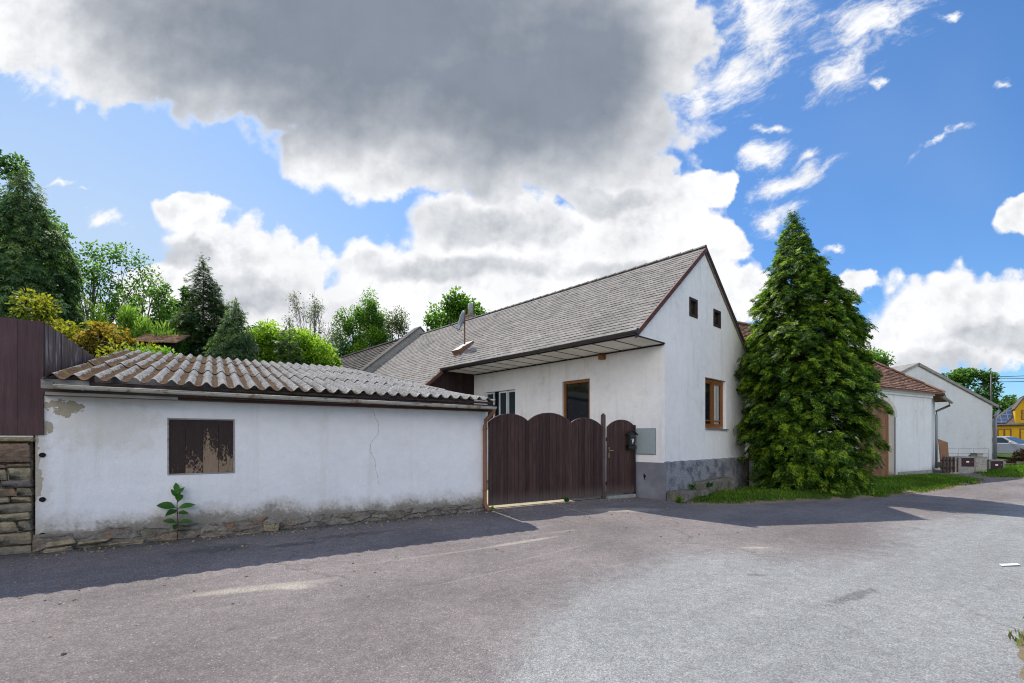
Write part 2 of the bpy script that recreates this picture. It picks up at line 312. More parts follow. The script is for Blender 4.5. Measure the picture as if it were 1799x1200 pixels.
M_grey_metal = mat('grey_metal', f_metal, base=(.27, .29, .31), rust=.0)
M_cabinet = mat('cabinet_paint', f_metal, base=(.36, .41, .41), rust=-.4, metal=.0)
M_rust = mat('rusty_pipe', f_metal, base=(.25, .115, .065), rust=.5, metal=.05, rough=.7)
M_dark_metal = mat('dark_gutter', f_metal, base=(.05, .042, .042), rust=-.2, metal=.1, rough=.45)
M_red_board = mat('red_verge', f_wood, base=(.085, .032, .024), light=(.15, .062, .045), wear=.08, axis='x')
M_frame_brown = mat('brown_frame', f_wood, base=(.20, .075, .022), light=(.30, .125, .042), wear=-.2, rough=.4)
M_frame_dark = simple('attic_frame', (.045, .025, .02), .6)
M_frame_white = simple('white_frame', (.68, .68, .66), .5, .06)
M_soffit = simple('soffit_panel', (.80, .78, .70), .8, .08, 2)
M_soffit_gap = simple('soffit_batten', (.035, .028, .026), .8)
M_glass = mat('window_glass', f_glass)
M_glass_b = mat('blue_glass', f_glass, tint=(.03, .045, .055))
M_curtain = simple('curtain_cloth', (.55, .55, .52), .9, .1, 12)
M_plinth_s = simple('smooth_plinth', (.20, .20, .225), .9, .22, 2.5, bump=.006, bscale=40)
M_plinth_r = mat('rough_plinth', f_plinth)
M_concrete = mat('old_concrete', f_concrete)
M_kerb = mat('kerb_concrete', f_concrete, a=(.11, .10, .082), b=(.24, .22, .185), moss=.85)
M_yard = mat('yard_concrete', f_concrete, a=(.42, .36, .24), b=(.56, .50, .36), moss=.15)
M_brick = mat('sand_brick', f_brick)
M_chim = mat('chimney_brick', f_brick, c1=(.30, .22, .18), c2=(.22, .17, .14))
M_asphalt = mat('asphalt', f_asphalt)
M_ground = mat('meadow', f_ground)
M_verge = mat('verge_soil', f_verge)
M_bark = mat('bark', f_bark)
M_bark_pale = mat('pale_bark', f_bark, base=(.20, .18, .15))
M_black = simple('black_plastic', (.018, .017, .018), .9, spec=.1)
M_letter = simple('mailbox_metal', (.030, .027, .026), .45, .2, 20, metal=.2)
M_ivory = simple('ivory_paint', (.62, .58, .46), .6)
M_brass = simple('dull_brass', (.36, .30, .18), .4, metal=.6)
M_silver = simple('silver_paint', (.50, .52, .55), .3, .03, metal=.35, spec=.6)
M_tyre = simple('tyre_rubber', (.02, .02, .02), .8)
M_cord = simple('cable_black', (.03, .03, .032), .6)
M_panel = mat('chip_board', f_wood, base=(.20, .095, .045), light=(.28, .15, .075), wear=-.2)
M_maroon = simple('cabinet_door', (.045, .012, .016), .45)
M_solar = mat('solar_cells', f_solar)
M_paper = simple('paper', (.85, .85, .82), .9)

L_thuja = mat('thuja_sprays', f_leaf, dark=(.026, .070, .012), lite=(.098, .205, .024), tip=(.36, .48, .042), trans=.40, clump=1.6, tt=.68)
L_cypress = mat('cypress_sprays', f_leaf, dark=(.045, .10, .045), lite=(.12, .21, .075), tip=(.28, .38, .12), trans=.4)
L_droop = mat('drooping_sprays', f_leaf, dark=(.045, .095, .04), lite=(.11, .19, .07), tip=(.27, .35, .12), trans=.38)
L_spruce = mat('spruce_needles', f_leaf, dark=(.024, .062, .026), lite=(.065, .125, .04), tip=(.15, .215, .055), trans=.3)
L_green = mat('broad_leaves', f_leaf, dark=(.045, .115, .012), lite=(.12, .25, .028), tip=(.20, .36, .04), trans=.45)
L_deep = mat('deep_leaves', f_leaf, dark=(.030, .080, .016), lite=(.080, .18, .03), tip=(.14, .26, .04), trans=.4)
L_lime = mat('lime_leaves', f_leaf, dark=(.075, .16, .012), lite=(.21, .35, .028), tip=(.34, .48, .045), trans=.5)
L_mid = mat('fresh_leaves', f_leaf, dark=(.055, .125, .014), lite=(.15, .27, .035), tip=(.26, .40, .06), trans=.45)
L_gold = mat('gold_leaves', f_leaf, dark=(.055, .085, .010), lite=(.19, .20, .016), tip=(.36, .335, .03), trans=.45, clump=2.0)
L_ochre = mat('ochre_leaves', f_leaf, dark=(.06, .07, .012), lite=(.18, .14, .018), tip=(.36, .23, .03), trans=.42)
L_sparse = mat('sparse_leaves', f_leaf, dark=(.06, .085, .024), lite=(.13, .17, .05), tip=(.20, .23, .07), trans=.4)
L_red = mat('red_leaves', f_leaf, dark=(.05, .04, .016), lite=(.15, .075, .04), tip=(.24, .10, .055), trans=.3)
L_sap = mat('sapling_leaves', f_leaf, dark=(.030, .10, .012), lite=(.055, .17, .022), tip=(.09, .22, .03), trans=.4)
L_grass = mat('grass_blades', f_leaf, dark=(.060, .135, .010), lite=(.13, .25, .018), tip=(.21, .33, .03), trans=.45, clump=.9)
L_dry = mat('dry_grass', f_leaf, dark=(.10, .10, .03), lite=(.20, .20, .05), tip=(.34, .30, .11), trans=.35, clump=1.5)

# ------------------------------------------------------------------ mesh building
class MB:
    def __init__(s): s.v = []; s.f = []; s.mi = []; s.at = {}
    def add(s, verts, faces, mi=0, **at):
        b = len(s.v); s.v += [tuple(q) for q in verts]
        s.f += [tuple(b + i for i in f) for f in faces]; s.mi += [mi] * len(faces)
        for k in set(s.at) | set(at):
            a = s.at.setdefault(k, []); a += [0.0] * (b - len(a)) + [float(at.get(k, 0.0))] * len(verts)
        return s
    def box(s, x0, x1, y0, y1, z0, z1, mi=0, M=None, **at):
        v = [Vector((x, y, z)) for z in (z0, z1) for y in (y0, y1) for x in (x0, x1)]
        if M is not None: v = [M @ q for q in v]
        return s.add(v, [(0, 2, 3, 1), (4, 5, 7, 6), (0, 1, 5, 4), (2, 6, 7, 3), (0, 4, 6, 2), (1, 3, 7, 5)], mi, **at)
    def bbox(s, x0, x1, y0, y1, z0, z1, b=.01, mi=0, M=None, jit=0.0, **at):
        """box with chamfered edges"""
        vs = []; idx = {}
        for sx in (0, 1):
            for sy in (0, 1):
                for sz in (0, 1):
                    X, Y, Z = (x0, x1)[sx], (y0, y1)[sy], (z0, z1)[sz]
                    dx, dy, dz = b * (1 - 2 * sx), b * (1 - 2 * sy), b * (1 - 2 * sz)
                    j = [random.uniform(-jit, jit) for _ in range(3)]
                    for a, q in (('x', (X, Y + dy, Z + dz)), ('y', (X + dx, Y, Z + dz)), ('z', (X + dx, Y + dy, Z))):
                        idx[sx, sy, sz, a] = len(vs); vs.append(Vector((q[0] + j[0], q[1] + j[1], q[2] + j[2])))
        I = lambda x, y, z, a: idx[x, y, z, a]
        F = []
        for k in (0, 1):
            F.append((I(k, 0, 0, 'x'), I(k, 1, 0, 'x'), I(k, 1, 1, 'x'), I(k, 0, 1, 'x')))
            F.append((I(0, k, 0, 'y'), I(1, k, 0, 'y'), I(1, k, 1, 'y'), I(0, k, 1, 'y')))
            F.append((I(0, 0, k, 'z'), I(1, 0, k, 'z'), I(1, 1, k, 'z'), I(0, 1, k, 'z')))
        for p in (0, 1):
            for q in (0, 1):
                F.append((I(0, p, q, 'y'), I(1, p, q, 'y'), I(1, p, q, 'z'), I(0, p, q, 'z')))
                F.append((I(p, 0, q, 'x'), I(p, 1, q, 'x'), I(p, 1, q, 'z'), I(p, 0, q, 'z')))
                F.append((I(p, q, 0, 'x'), I(p, q, 1, 'x'), I(p, q, 1, 'y'), I(p, q, 0, 'y')))
                for r in (0, 1): F.append((I(p, q, r, 'x'), I(p, q, r, 'y'), I(p, q, r, 'z')))
        if M is not None: vs = [M @ q for q in vs]
        return s.add(vs, F, mi, **at)
    def tube(s, pts, rad, n=8, mi=0, cap=True, arc=None, up=(0, 0, 1)):
        pts = [Vector(p) for p in pts]
        rad = [rad] * len(pts) if isinstance(rad, (int, float)) else rad
        vs = []; F = []
        a0, a1 = arc if arc else (0, 2 * PI)
        cnt = n if not arc else n + 1
        for i, p in enumerate(pts):
            t = (pts[min(i + 1, len(pts) - 1)] - pts[max(i - 1, 0)]).normalized()
            u = Vector(up)
            if abs(t.dot(u)) > .95: u = Vector((1, 0, 0))
            a = t.cross(u).normalized(); b = a.cross(t).normalized()
            for k in range(cnt):
                th = a0 + (a1 - a0) * k / n
                vs.append(p + (a * math.cos(th) + b * math.sin(th)) * rad[i])
        for i in range(len(pts) - 1):
            for k in range(n):
                k2 = (k + 1) % cnt
                F.append((i * cnt + k, i * cnt + k2, (i + 1) * cnt + k2, (i + 1) * cnt + k))
        if cap and not arc:
            F.append(tuple(range(cnt))[::-1]); F.append(tuple((len(pts) - 1) * cnt + k for k in range(cnt)))
        return s.add(vs, F, mi)
    def poly(s, pts2, to3, depth=None, mi=0, holes=(), reveal_mi=None):
        """planar polygon with holes; depth vector extrudes hole reveals (and the back when there are no holes)"""
        rings = [list(pts2)] + [list(h) for h in holes]
        tris = tessellate_polygon([[Vector((a, b, 0)) for a, b in r] for r in rings])
        flat = [q for r in rings for q in r]
        s.add([to3(*q) for q in flat], [tuple(t) for t in tris], mi)
        if depth is not None:
            d = Vector(depth)
            for r in (rings[1:] if holes else rings):
                v = [Vector(to3(*q)) for q in r]; n = len(v)
                s.add(v + [q + d for q in v], [(i, (i + 1) % n, n + (i + 1) % n, n + i) for i in range(n)], mi if reveal_mi is None else reveal_mi)
            if not holes:
                s.add([Vector(to3(*q)) + d for q in flat], [tuple(t) for t in tris], mi)
        return s
    def lathe(s, prof, c, axis='z', n=16, mi=0):
        vs = []; F = []
        for r, h in prof:
            for k in range(n):
                a = 2 * PI * k / n
                q = {'z': (r * math.cos(a), r * math.sin(a), h), 'x': (h, r * math.cos(a), r * math.sin(a)), 'y': (r * math.cos(a), h, r * math.sin(a))}[axis]
                vs.append((c[0] + q[0], c[1] + q[1], c[2] + q[2]))
        for i in range(len(prof) - 1):
            for k in range(n):
                F.append((i * n + k, i * n + (k + 1) % n, (i + 1) * n + (k + 1) % n, (i + 1) * n + k))
        return s.add(vs, F, mi)
    def build(s, name, mats, parent=None, smooth=False):
        me = bpy.data.meshes.new(name)
        me.from_pydata(s.v, [], s.f)
        mats = mats if isinstance(mats, (list, tuple)) else [mats]
        for m in mats: me.materials.append(m)
        if any(s.mi): me.polygons.foreach_set('material_index', s.mi)
        for k, a in s.at.items():
            a = a + [0.0] * (len(s.v) - len(a))
            me.attributes.new(k, 'FLOAT', 'POINT').data.foreach_set('value', a)
        if smooth: me.polygons.foreach_set('use_smooth', [True] * len(me.polygons))
        me.update()
        o = bpy.data.objects.new(name, me); COL.objects.link(o)
        if parent: o.parent = parent
        return o

def np_mesh(name, verts, quads, mats, parent=None, attrs=None, smooth=False):
    me = bpy.data.meshes.new(name)
    verts = np.asarray(verts, np.float32).reshape(-1, 3); quads = np.asarray(quads, np.int32)
    k = quads.shape[1]
    me.vertices.add(len(verts)); me.vertices.foreach_set('co', verts.ravel())
    me.loops.add(quads.size); me.loops.foreach_set('vertex_index', quads.ravel())
    me.polygons.add(len(quads)); me.polygons.foreach_set('loop_start', np.arange(0, quads.size, k, dtype=np.int32))
    for m in (mats if isinstance(mats, (list, tuple)) else [mats]): me.materials.append(m)
    me.update(calc_edges=True)
    for n_, a in (attrs or {}).items():
        me.attributes.new(n_, 'FLOAT', 'POINT').data.foreach_set('value', np.asarray(a, np.float32).ravel())
    if smooth: me.polygons.foreach_set('use_smooth', np.ones(len(quads), bool))
    o = bpy.data.objects.new(name, me); COL.objects.link(o)
    if parent: o.parent = parent
    return o

def tag(o, label=None, cat=None, group=None, kind=None):
    for k, v in (('label', label), ('category', cat), ('group', group), ('kind', kind)):
        if v: o[k] = v
    return o
def thing(name, label, cat, loc=(0, 0, 0), rot=0, group=None):
    o = bpy.data.objects.new(name, None); o.empty_display_size = .3; COL.objects.link(o)
    o.location = loc; o.rotation_euler = (0, 0, rot)
    return tag(o, label, cat, group)

def norm(a): return a / np.maximum(np.linalg.norm(a, axis=-1, keepdims=True), 1e-9)

def leaves(name, P, D, N, L, W, tone, material, parent, fold=.25):
    """each leaf: a folded diamond at P, pointing along D, facing N"""
    P = np.asarray(P); n = len(P)
    D = norm(D); S = norm(np.cross(D, N)); U = np.cross(S, D)
    L = np.broadcast_to(L, n)[:, None]; W = np.broadcast_to(W, n)[:, None]
    a = P; b = P + D * L * .5 + S * W * .5 + U * W * fold; c = P + D * L; d = P + D * L * .5 - S * W * .5 + U * W * fold
    V = np.stack([a, b, c, d], 1).reshape(-1, 3)
    Q = np.arange(4 * n).reshape(n, 4)
    return np_mesh(name, V, Q, material, parent, {'tone': np.repeat(tone, 4)})

def sprays(P, D, N, L, tone, k=5, wid=.16):
    """flat fans of narrow leaflets (returns arrays for leaves())"""
    n = len(P); D = norm(D); S = norm(np.cross(D, N)); L = np.broadcast_to(L, n)
    Ps = []; Ds = []; Ls = []; Ns = []; T = []; W = []
    for j in range(k):
        f = (j + .5) / k
        if j == k - 1:
            Ps.append(P + D * (L * .45)[:, None]); Ds.append(D); Ls.append(L * .55)
        else:
            sg = 1 if j % 2 else -1
            Ps.append(P + D * (L * f * .75)[:, None]); Ds.append(D * .75 + S * sg * .7 + RNG.normal(0, .1, (n, 3))); Ls.append(L * (.62 - .3 * f))
        Ns.append(N); T.append(tone + .12 * f); W.append(L * wid)
    return np.concatenate(Ps), np.concatenate(Ds), np.concatenate(Ns), np.concatenate(Ls), np.concatenate(W), np.concatenate(T)

def conifer(name, label, loc, H, prof, material, kf=5, hang=.55, nb=300, per=26, spray=.34, droop=.35, rise=.35, seed=1, lean=(0, 0), z0=.1, cat='conifer', wid=.16, group=None, jag=.25, bark=None, power=1.0):
    """prof: list of (height fraction, radius). Branch plumes around a straight trunk."""
    rng = np.random.default_rng(seed)
    t = thing(name, label, cat, loc, 0, group)
    hz = np.array([p[0] for p in prof]); hr = np.array([p[1] for p in prof])
    mb = MB()
    pts = [(lean[0] * (k / 8) ** 1.5, lean[1] * (k / 8) ** 1.5, H * .97 * k / 8) for k in range(9)]
    mb.tube(pts, [max(.012, .028 * H * (1 - k / 8.2)) * .6 for k in range(9)], 8)
    f = np.sort(1 - (1 - rng.random(nb)) ** power) * (1 - z0 / H) + z0 / H
    az = (np.arange(nb) * 2.399963 + rng.normal(0, .35, nb))
    rad = np.interp(f, hz, hr) * (1 + rng.normal(0, jag, nb)).clip(.6, 1.16) * np.array([1 + 2.0 * jag * mn.noise(Vector((math.cos(a) * 1.3 + seed, math.sin(a) * 1.3, q * 7))) for a, q in zip(az, f)])
    PP = []; DD = []; NN = []; LL = []; TT = []
    for i in range(nb):
        o = np.array([lean[0] * f[i] ** 1.5, lean[1] * f[i] ** 1.5, f[i] * H])
        d = np.array([math.cos(az[i]), math.sin(az[i]), 0]); s = np.array([-d[1], d[0], 0])
        r = max(rad[i], .06); small = .45 + .55 * min(1, r / (hr.max() * .6)); pl = spray * 1.25 * small; rr = max(.02, r - pl * .75)
        npl = max(2, int(2 + 5 * rad[i] / hr.max())); bt = rng.normal(0, .10)
        for q in range(npl):
            u = 1.0 if q == 0 else rng.uniform(.35, 1.0) ** .6
            lat = 0 if q == 0 else float(np.clip(rng.normal(0, .20 + .16 * r), -.30 - .14 * r, .30 + .14 * r)) * (1.1 - .5 * u)
            P0 = o + d * u * rr + s * lat + np.array([0, 0, rise * r * u - droop * r * u ** 2.2 + rng.normal(0, .08)])
            sl = rise - droop * 2.0 * u ** 1.2
            A = d * rng.uniform(.7, 1.0) + s * (lat * 1.1 + rng.normal(0, .30)) + np.array([0, 0, sl * .8 + rng.normal(.05, .22)]); A /= np.linalg.norm(A)
            Nn = np.array([0, 0, 1.0]) + d * rng.uniform(.3, 1.1) + rng.normal(0, .25, 3)
            S = np.cross(A, Nn); S /= np.linalg.norm(S)
            cnt = max(5, int(per * small)); w = rng.uniform(0, 1, cnt); sg = rng.choice([-1, 1], cnt)
            P = P0 + A * (w * pl * .8)[:, None] + S * (rng.normal(0, .10, cnt) * pl)[:, None] + rng.normal(0, .035 * spray / .3, (cnt, 3)) - np.array([0, 0, 1]) * (w ** 2 * pl * .22 * droop / .5)[:, None]
            D = A + S * (sg * rng.uniform(.2, 1.0, cnt) * (1.1 - .7 * w))[:, None] - np.array([0, 0, 1]) * (w * hang * droop + rng.normal(0, .15, cnt))[:, None]
            PP.append(P); DD.append(D); NN.append(Nn + rng.normal(0, .22, (cnt, 3))); LL.append(spray * small * rng.uniform(.45, .95, cnt))
            TT.append((.02 + .36 * u + .55 * np.exp(-((w - .45) / .38) ** 2) * u + bt + rng.normal(0, .11) + rng.normal(0, .06, cnt)).clip(0, 1.3))  # tone paints bright plume tops and shaded gaps between them
        if i % 2 == 0 and r > .4:
            q = [o + d * (uu * r * .8) + np.array([0, 0, rise * r * uu - droop * r * uu ** 2.2 - .03]) for uu in (0, .4, .8, 1)]
            mb.tube([tuple(a) for a in q], [.03 * min(1, r), .02, .012, .006], 4, cap=False)
    # leading shoot
    k = 14
    P = np.array([[lean[0], lean[1], H * (.93 + .07 * q)] for q in rng.random(k)]); PP.append(P)
    DD.append(rng.normal(0, .35, (k, 3)) + np.array([0, 0, 1.0])); NN.append(rng.normal(0, 1, (k, 3))); LL.append(np.full(k, spray * .6)); TT.append(np.full(k, .8))
    a = sprays(np.concatenate(PP), np.concatenate(DD), np.concatenate(NN), np.concatenate(LL), np.concatenate(TT), kf, wid)
    leaves('crown', a[0], a[1], a[2], a[3], a[4], a[5], material, t)
    mb.build('trunk', bark or M_bark, t, True)
    return t

def broadleaf(name, label, loc, H, crown, material, clumps=60, per=120, leaf=.14, seed=1, trunk_r=.14, spread=.2, base=.3, cat='tree', bark=None, group=None, lean=(0, 0), hollow=.35, extra_limbs=0, jitter=.0):
    """crown: (rx, ry, rz) about a centre at height H - rz"""
    rng = np.random.default_rng(seed)
    t = thing(name, label, cat, loc, 0, group)
    rx, ry, rz = crown; cz = H - rz
    C_ = []
    while len(C_) < clumps:
        q = rng.normal(0, 1, 3); q /= np.linalg.norm(q); q *= rng.uniform(hollow, 1.0) ** .6
        w = 1 + .28 * mn.noise(Vector((q[0] * 2 + seed, q[1] * 2, q[2] * 2)))
        C_.append(np.array([q[0] * rx * w + lean[0], q[1] * ry * w + lean[1], cz + q[2] * rz * w * .97]))
    C_ = np.array(C_)
    mb = MB(); fork = H * base
    top = np.array([lean[0] * .7, lean[1] * .7, cz + rz * .55])
    tp = [np.array([0, 0, 0.0]), np.array([lean[0] * .1, lean[1] * .1, fork * .6]), np.array([lean[0] * .25, lean[1] * .25, fork]), (np.array([0, 0, fork]) + top) / 2 + rng.normal(0, .12, 3), top]
    mb.tube([tuple(q) for q in tp], [trunk_r * 1.25, trunk_r, trunk_r * .85, trunk_r * .5, trunk_r * .15], 8)
    for i, c in enumerate(C_):
        k = rng.uniform(.0, .75); s0 = tp[2] * (1 - k) + tp[3] * k
        if c[2] < s0[2] + .2: s0 = tp[2]
        m1 = s0 * .55 + c * .45 + np.array([0, 0, .18 * np.linalg.norm(c - s0)]) * rng.uniform(-.2, 1) + rng.normal(0, .12, 3)
        w = trunk_r * rng.uniform(.22, .42)
        mb.tube([tuple(s0), tuple(m1), tuple(c)], [w, w * .55, w * .12], 5, cap=False)
        for _ in range(extra_limbs):
            e = c + rng.normal(0, 1, 3) * spread * np.array([rx, ry, rz]) * 1.2
            mb.tube([tuple(m1 * .4 + c * .6), tuple(c * .5 + e * .5 + rng.normal(0, .05, 3)), tuple(e)], [w * .3, w * .18, w * .06], 3, cap=False)
    n = clumps * per
    ci = np.repeat(np.arange(clumps), per)
    sc = np.array([rx, ry, rz]) * spread
    off = rng.normal(0, 1, (n, 3)); off /= np.linalg.norm(off, axis=1, keepdims=True); off *= (rng.random((n, 1)) ** .45)
    csz = rng.uniform(.6, 1.35, clumps)[ci][:, None]
    P = C_[ci] + off * sc * csz * np.array([1.15, 1.15, .85])
    if jitter: P += rng.normal(0, jitter, (n, 3))
    D = off + rng.normal(0, .7, (n, 3)) + np.array([0, 0, -.25]); N = rng.normal(0, .6, (n, 3)) + np.array([0, 0, 1.0])
    rel = (P - np.array([lean[0], lean[1], cz])) / np.array([rx, ry, rz])
    tone = (.25 + .35 * np.linalg.norm(rel, axis=1) + .25 * off[:, 2] + .2 * rng.random(clumps)[ci]).clip(0, 1.2)  # light painted into tone: outer and upper leaves lighter, inner ones darker
    leaves('crown', P, D, N, leaf * rng.uniform(.6, 1.3, n), leaf * .62, tone, material, t)
    mb.build('trunk', bark or M_bark, t, True)
    return t

def hedge(name, label, loc, size, material, n=9000, leaf=.13, seed=1, cat='hedge', upright=.0, dens=1.0, rot=0, stems=0, lump=.3, mats2=None, narrow=.6):
    rng = np.random.default_rng(seed)
    t = thing(name, label, cat, loc, rot)
    sx, sy, sz = size
    K = max(10, int(sx * sz * 5 * dens))
    c = np.stack([rng.uniform(-.5, .5, K) * sx, rng.uniform(-.5, .5, K) * sy, rng.uniform(.12, 1, K) ** .8 * sz], 1)
    c[:, 2] *= np.array([1 + lump * mn.noise(Vector((q[0] * .8 + seed, q[1] * .8, 0))) * 1.3 - .35 * (abs(q[0]) / (.5 * sx)) ** 3 for q in c])
    ci = rng.integers(0, K, n); off = rng.normal(0, 1, (n, 3)); off /= np.linalg.norm(off, axis=1, keepdims=True); off *= rng.random((n, 1)) ** .4
    rr = rng.uniform(.22, .5, K)[ci][:, None]
    P = c[ci] + off * rr * np.array([1, 1, 1 + upright])
    D = off * (1 - .6 * upright) + rng.normal(0, .6, (n, 3)) + np.array([0, 0, 1.6 * upright - .1]); N = rng.normal(0, .7, (n, 3)) + np.array([0, 0, .8])
    tone = (.3 + .4 * (P[:, 2] / sz) + .3 * off[:, 2] + .2 * rng.random(K)[ci]).clip(0, 1.2)  # light painted into tone: paler towards the top, darker low down
    leaves('leaf_mass', P, D, N, leaf * rng.uniform(.6, 1.3, n) * (1 + upright), leaf * narrow, tone, material, t)
    mb = MB()
    for _ in range(stems):
        a = c[rng.integers(0, K)]
        mb.tube([(a[0] * .9, a[1] * .9, 0), (a[0] + rng.normal(0, .1), a[1], a[2] * .5), (a[0] + rng.normal(0, .15), a[1] - .05, a[2] + .1)], [.03, .02, .006], 4, cap=False)
    if stems: mb.build('stem', M_bark, t, True)
    return t

# ------------------------------------------------------------------ setting
def sstep(a, b, x):
    t = min(1, max(0, (x - a) / (b - a))); return t * t * (3 - 2 * t)
SH_O = (-6.5, 6.35); SH_A = math.atan2(.539, .842)
HO_O = (4.0, 12.2); HO_A = math.atan2(.681, .733)
BA_O = (19.36, 21.5); BA_A = math.atan2(.479, .878)
def w2l(O, A, x, y):
    dx, dy = x - O[0], y - O[1]; c, s = math.cos(A), math.sin(A)
    return dx * c + dy * s, -dx * s + dy * c
def l2w(O, A, x, y, z=0.0):
    c, s = math.cos(A), math.sin(A); return (O[0] + x * c - y * s, O[1] + x * s + y * c, z)
def road_z(x, y):
    xl, yl = w2l(SH_O, SH_A, x, y)
    return .066 * sstep(-2.6, 0, yl) * (1 - sstep(10.6, 12.4, xl)) + .008 * mn.noise(Vector((x * .5, y * .5, 0)))

def grid_sheet(name, x0, x1, y0, y1, nx, ny, zf, material, kind='structure'):
    xs = np.linspace(x0, x1, nx); ys = np.linspace(y0, y1, ny)
    V = np.array([(x, y, zf(x, y)) for y in ys for x in xs])
    i = np.arange(nx * ny).reshape(ny, nx)
    Q = np.stack([i[:-1, :-1], i[:-1, 1:], i[1:, 1:], i[1:, :-1]], -1).reshape(-1, 4)
    o = np_mesh(name, V, Q, material, smooth=True); o['kind'] = kind
    return o

def ground_z(x, y):
    xl, yl = w2l(SH_O, SH_A, x, y)
    z = -.06
    if yl > 7 and x < 6: z += 1.7 * sstep(7, 15, yl) * (1 - sstep(-1, 6, x))
    z += .75 * sstep(24, 40, y) * sstep(14, 24, x)
    return z
og = MB(); og.box(-900, 900, -900, 900, -.5, -.35); tag(og.build('ground', M_ground), kind='structure')
grid_sheet('terrain', -70, 110, -2, 120, 181, 123, lambda x, y: ground_z(x, y) - .30 * sstep(95, 119, y) - .0, M_ground)
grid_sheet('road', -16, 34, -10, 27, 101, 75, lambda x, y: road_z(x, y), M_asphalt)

# yard behind the gate
mb = MB(); q = [l2w(SH_O, SH_A, *p) for p in ((7.07, .06), (10.6, .06), (11.6, .06), (12.2, 2.0), (7.0, 10))]
mb.add([(a[0], a[1], .082) for a in q], [(0, 1, 2, 3, 4)]); tag(mb.build('yard', M_yard), kind='structure')

def in_poly(P, poly):
    x, y = P[:, 0], P[:, 1]; r = np.zeros(len(P), bool); n = len(poly)
    for i in range(n):
        (x0, y0), (x1, y1) = poly[i], poly[(i + 1) % n]
        if y0 == y1: continue
        k = ((y0 > y) != (y1 > y)) & (x < (x1 - x0) * (y - y0) / (y1 - y0) + x0); r ^= k
    return r
def dist_poly(P, poly):
    d = np.full(len(P), 1e9); n = len(poly)
    for i in range(n):
        a = np.array(poly[i]); b = np.array(poly[(i + 1) % n]); ab = b - a
        t = (((P - a) @ ab) / (ab @ ab)).clip(0, 1)
        d = np.minimum(d, np.linalg.norm(P - (a + t[:, None] * ab), axis=1))
    return d
def verge(poly, height, name, st=.16, soil=2.6):
    """raised grassy bank of soil"""
    xs = [p[0] for p in poly]; ys = [p[1] for p in poly]
    gx = np.arange(min(xs) - .3, max(xs) + .5, st); gy = np.arange(min(ys) - .3, max(ys) + .5, st)
    XX, YY = np.meshgrid(gx, gy); P = np.stack([XX.ravel(), YY.ravel()], 1)
    ins = in_poly(P, poly); d = dist_poly(P, poly) * np.where(ins, 1, -1)
    nz = np.array([mn.noise(Vector((a * 1.3, b * 1.3, 3))) for a, b in P])
    z = height * (1 - np.exp(-np.maximum(d, 0) * 1.6)) + .03 * nz * (d > 0) + np.where(d < 0, d * .30, 0) + .014 + .022 * np.array([mn.fractal(Vector((a * 4, b * 4, 9)), 1.0, 2.0, 3) for a, b in P]) * np.exp(-np.abs(d) * 5)
    i = np.arange(len(P)).reshape(XX.shape)
    Q = np.stack([i[:-1, :-1], i[:-1, 1:], i[1:, 1:], i[1:, :-1]], -1).reshape(-1, 4)
    keep = (d[Q] > -.35).any(1)
    ed = np.exp(-np.maximum(d, 0) * soil)
    o = np_mesh(name, np.column_stack([P, z]), Q[keep], M_verge, None, {'edge': ed}, True); o['kind'] = 'structure'
    return lambda p: (lambda dd: height * (1 - np.exp(-np.maximum(dd, 0) * 1.6)) + .012)(dist_poly(p, poly))
def grass(poly, zf, n, h, name, ragged=.12, mt=None, inset=0.0):
    xs = [p[0] for p in poly]; ys = [p[1] for p in poly]
    P = np.stack([RNG.uniform(min(xs) - .2, max(xs) + .2, n * 3), RNG.uniform(min(ys) - .2, max(ys) + .2, n * 3)], 1)
    d = dist_poly(P, poly) * np.where(in_poly(P, poly), 1, -1)
    nz = np.array([mn.noise(Vector((a * 2.1, b * 2.1, 7))) for a, b in P])
    P = P[(d + nz * ragged > inset)]; P = P[:n]; n = len(P)
    nz = np.array([mn.noise(Vector((a * .9, b * .9, 1))) for a, b in P])
    hh = h * RNG.uniform(.45, 1.25, n) * (1 + .45 * nz)
    az = RNG.uniform(0, 2 * PI, n); ln = RNG.uniform(.1, .7, n)
    D = np.stack([np.cos(az) * ln, np.sin(az) * ln, np.ones(n)], 1)
    N = np.stack([RNG.normal(0, 1, n), RNG.normal(0, 1, n), np.full(n, .2)], 1)
    P3 = np.column_stack([P, zf(P) - .015])
    o = leaves(name, P3, D, N, hh, .016 + .05 * hh, (.45 + .35 * nz + .25 * RNG.random(n)).clip(0, 1.2), mt or L_grass, None)
    o['kind'] = 'stuff'
    return o
VERGE_A = [(4.30, 11.38), (5.6, 11.42), (7.35, 11.95), (8.93, 12.55), (10.46, 12.95), (13.1, 14.5), (15.6, 16.1), (17.5, 17.3), (18.9, 19.2), (18.3, 20.5), (15.5, 19.2), (8.2, 15.8), (6.2, 13.9), (4.6, 12.4)]
zA = verge(VERGE_A, .09, 'grass_bank')
grass(VERGE_A, zA, 46000, .11, 'grass', ragged=.32, inset=.10)
grass(VERGE_A, zA, 11000, .09, 'grass', ragged=.5, mt=L_dry, inset=-.02)
VERGE_B = [(19.6, 19.3), (21.4, 18.6), (26, 18.3), (34, 22), (34, 40), (30, 31), (24, 24.5), (21.5, 21.8)]
zB = verge(VERGE_B, .10, 'grass_bank')
grass(VERGE_B, zB, 36000, .13, 'grass', ragged=.3, inset=.1)
VERGE_C = [(3.22, 2.75), (3.47, 3.08), (3.85, 3.46), (4.22, 3.80), (4.7, 4.12), (6, 5.2), (9, 7.4), (12, 6), (8, 1), (4, 1)]
zC = verge(VERGE_C, .05, 'grass_bank', .05, .7)
VC2 = [(3.95, 3.42), (4.1, 3.68), (4.36, 3.88), (4.9, 4.2), (6.2, 5.2), (9, 7.2), (12, 6), (8, 1), (4.4, 2)]
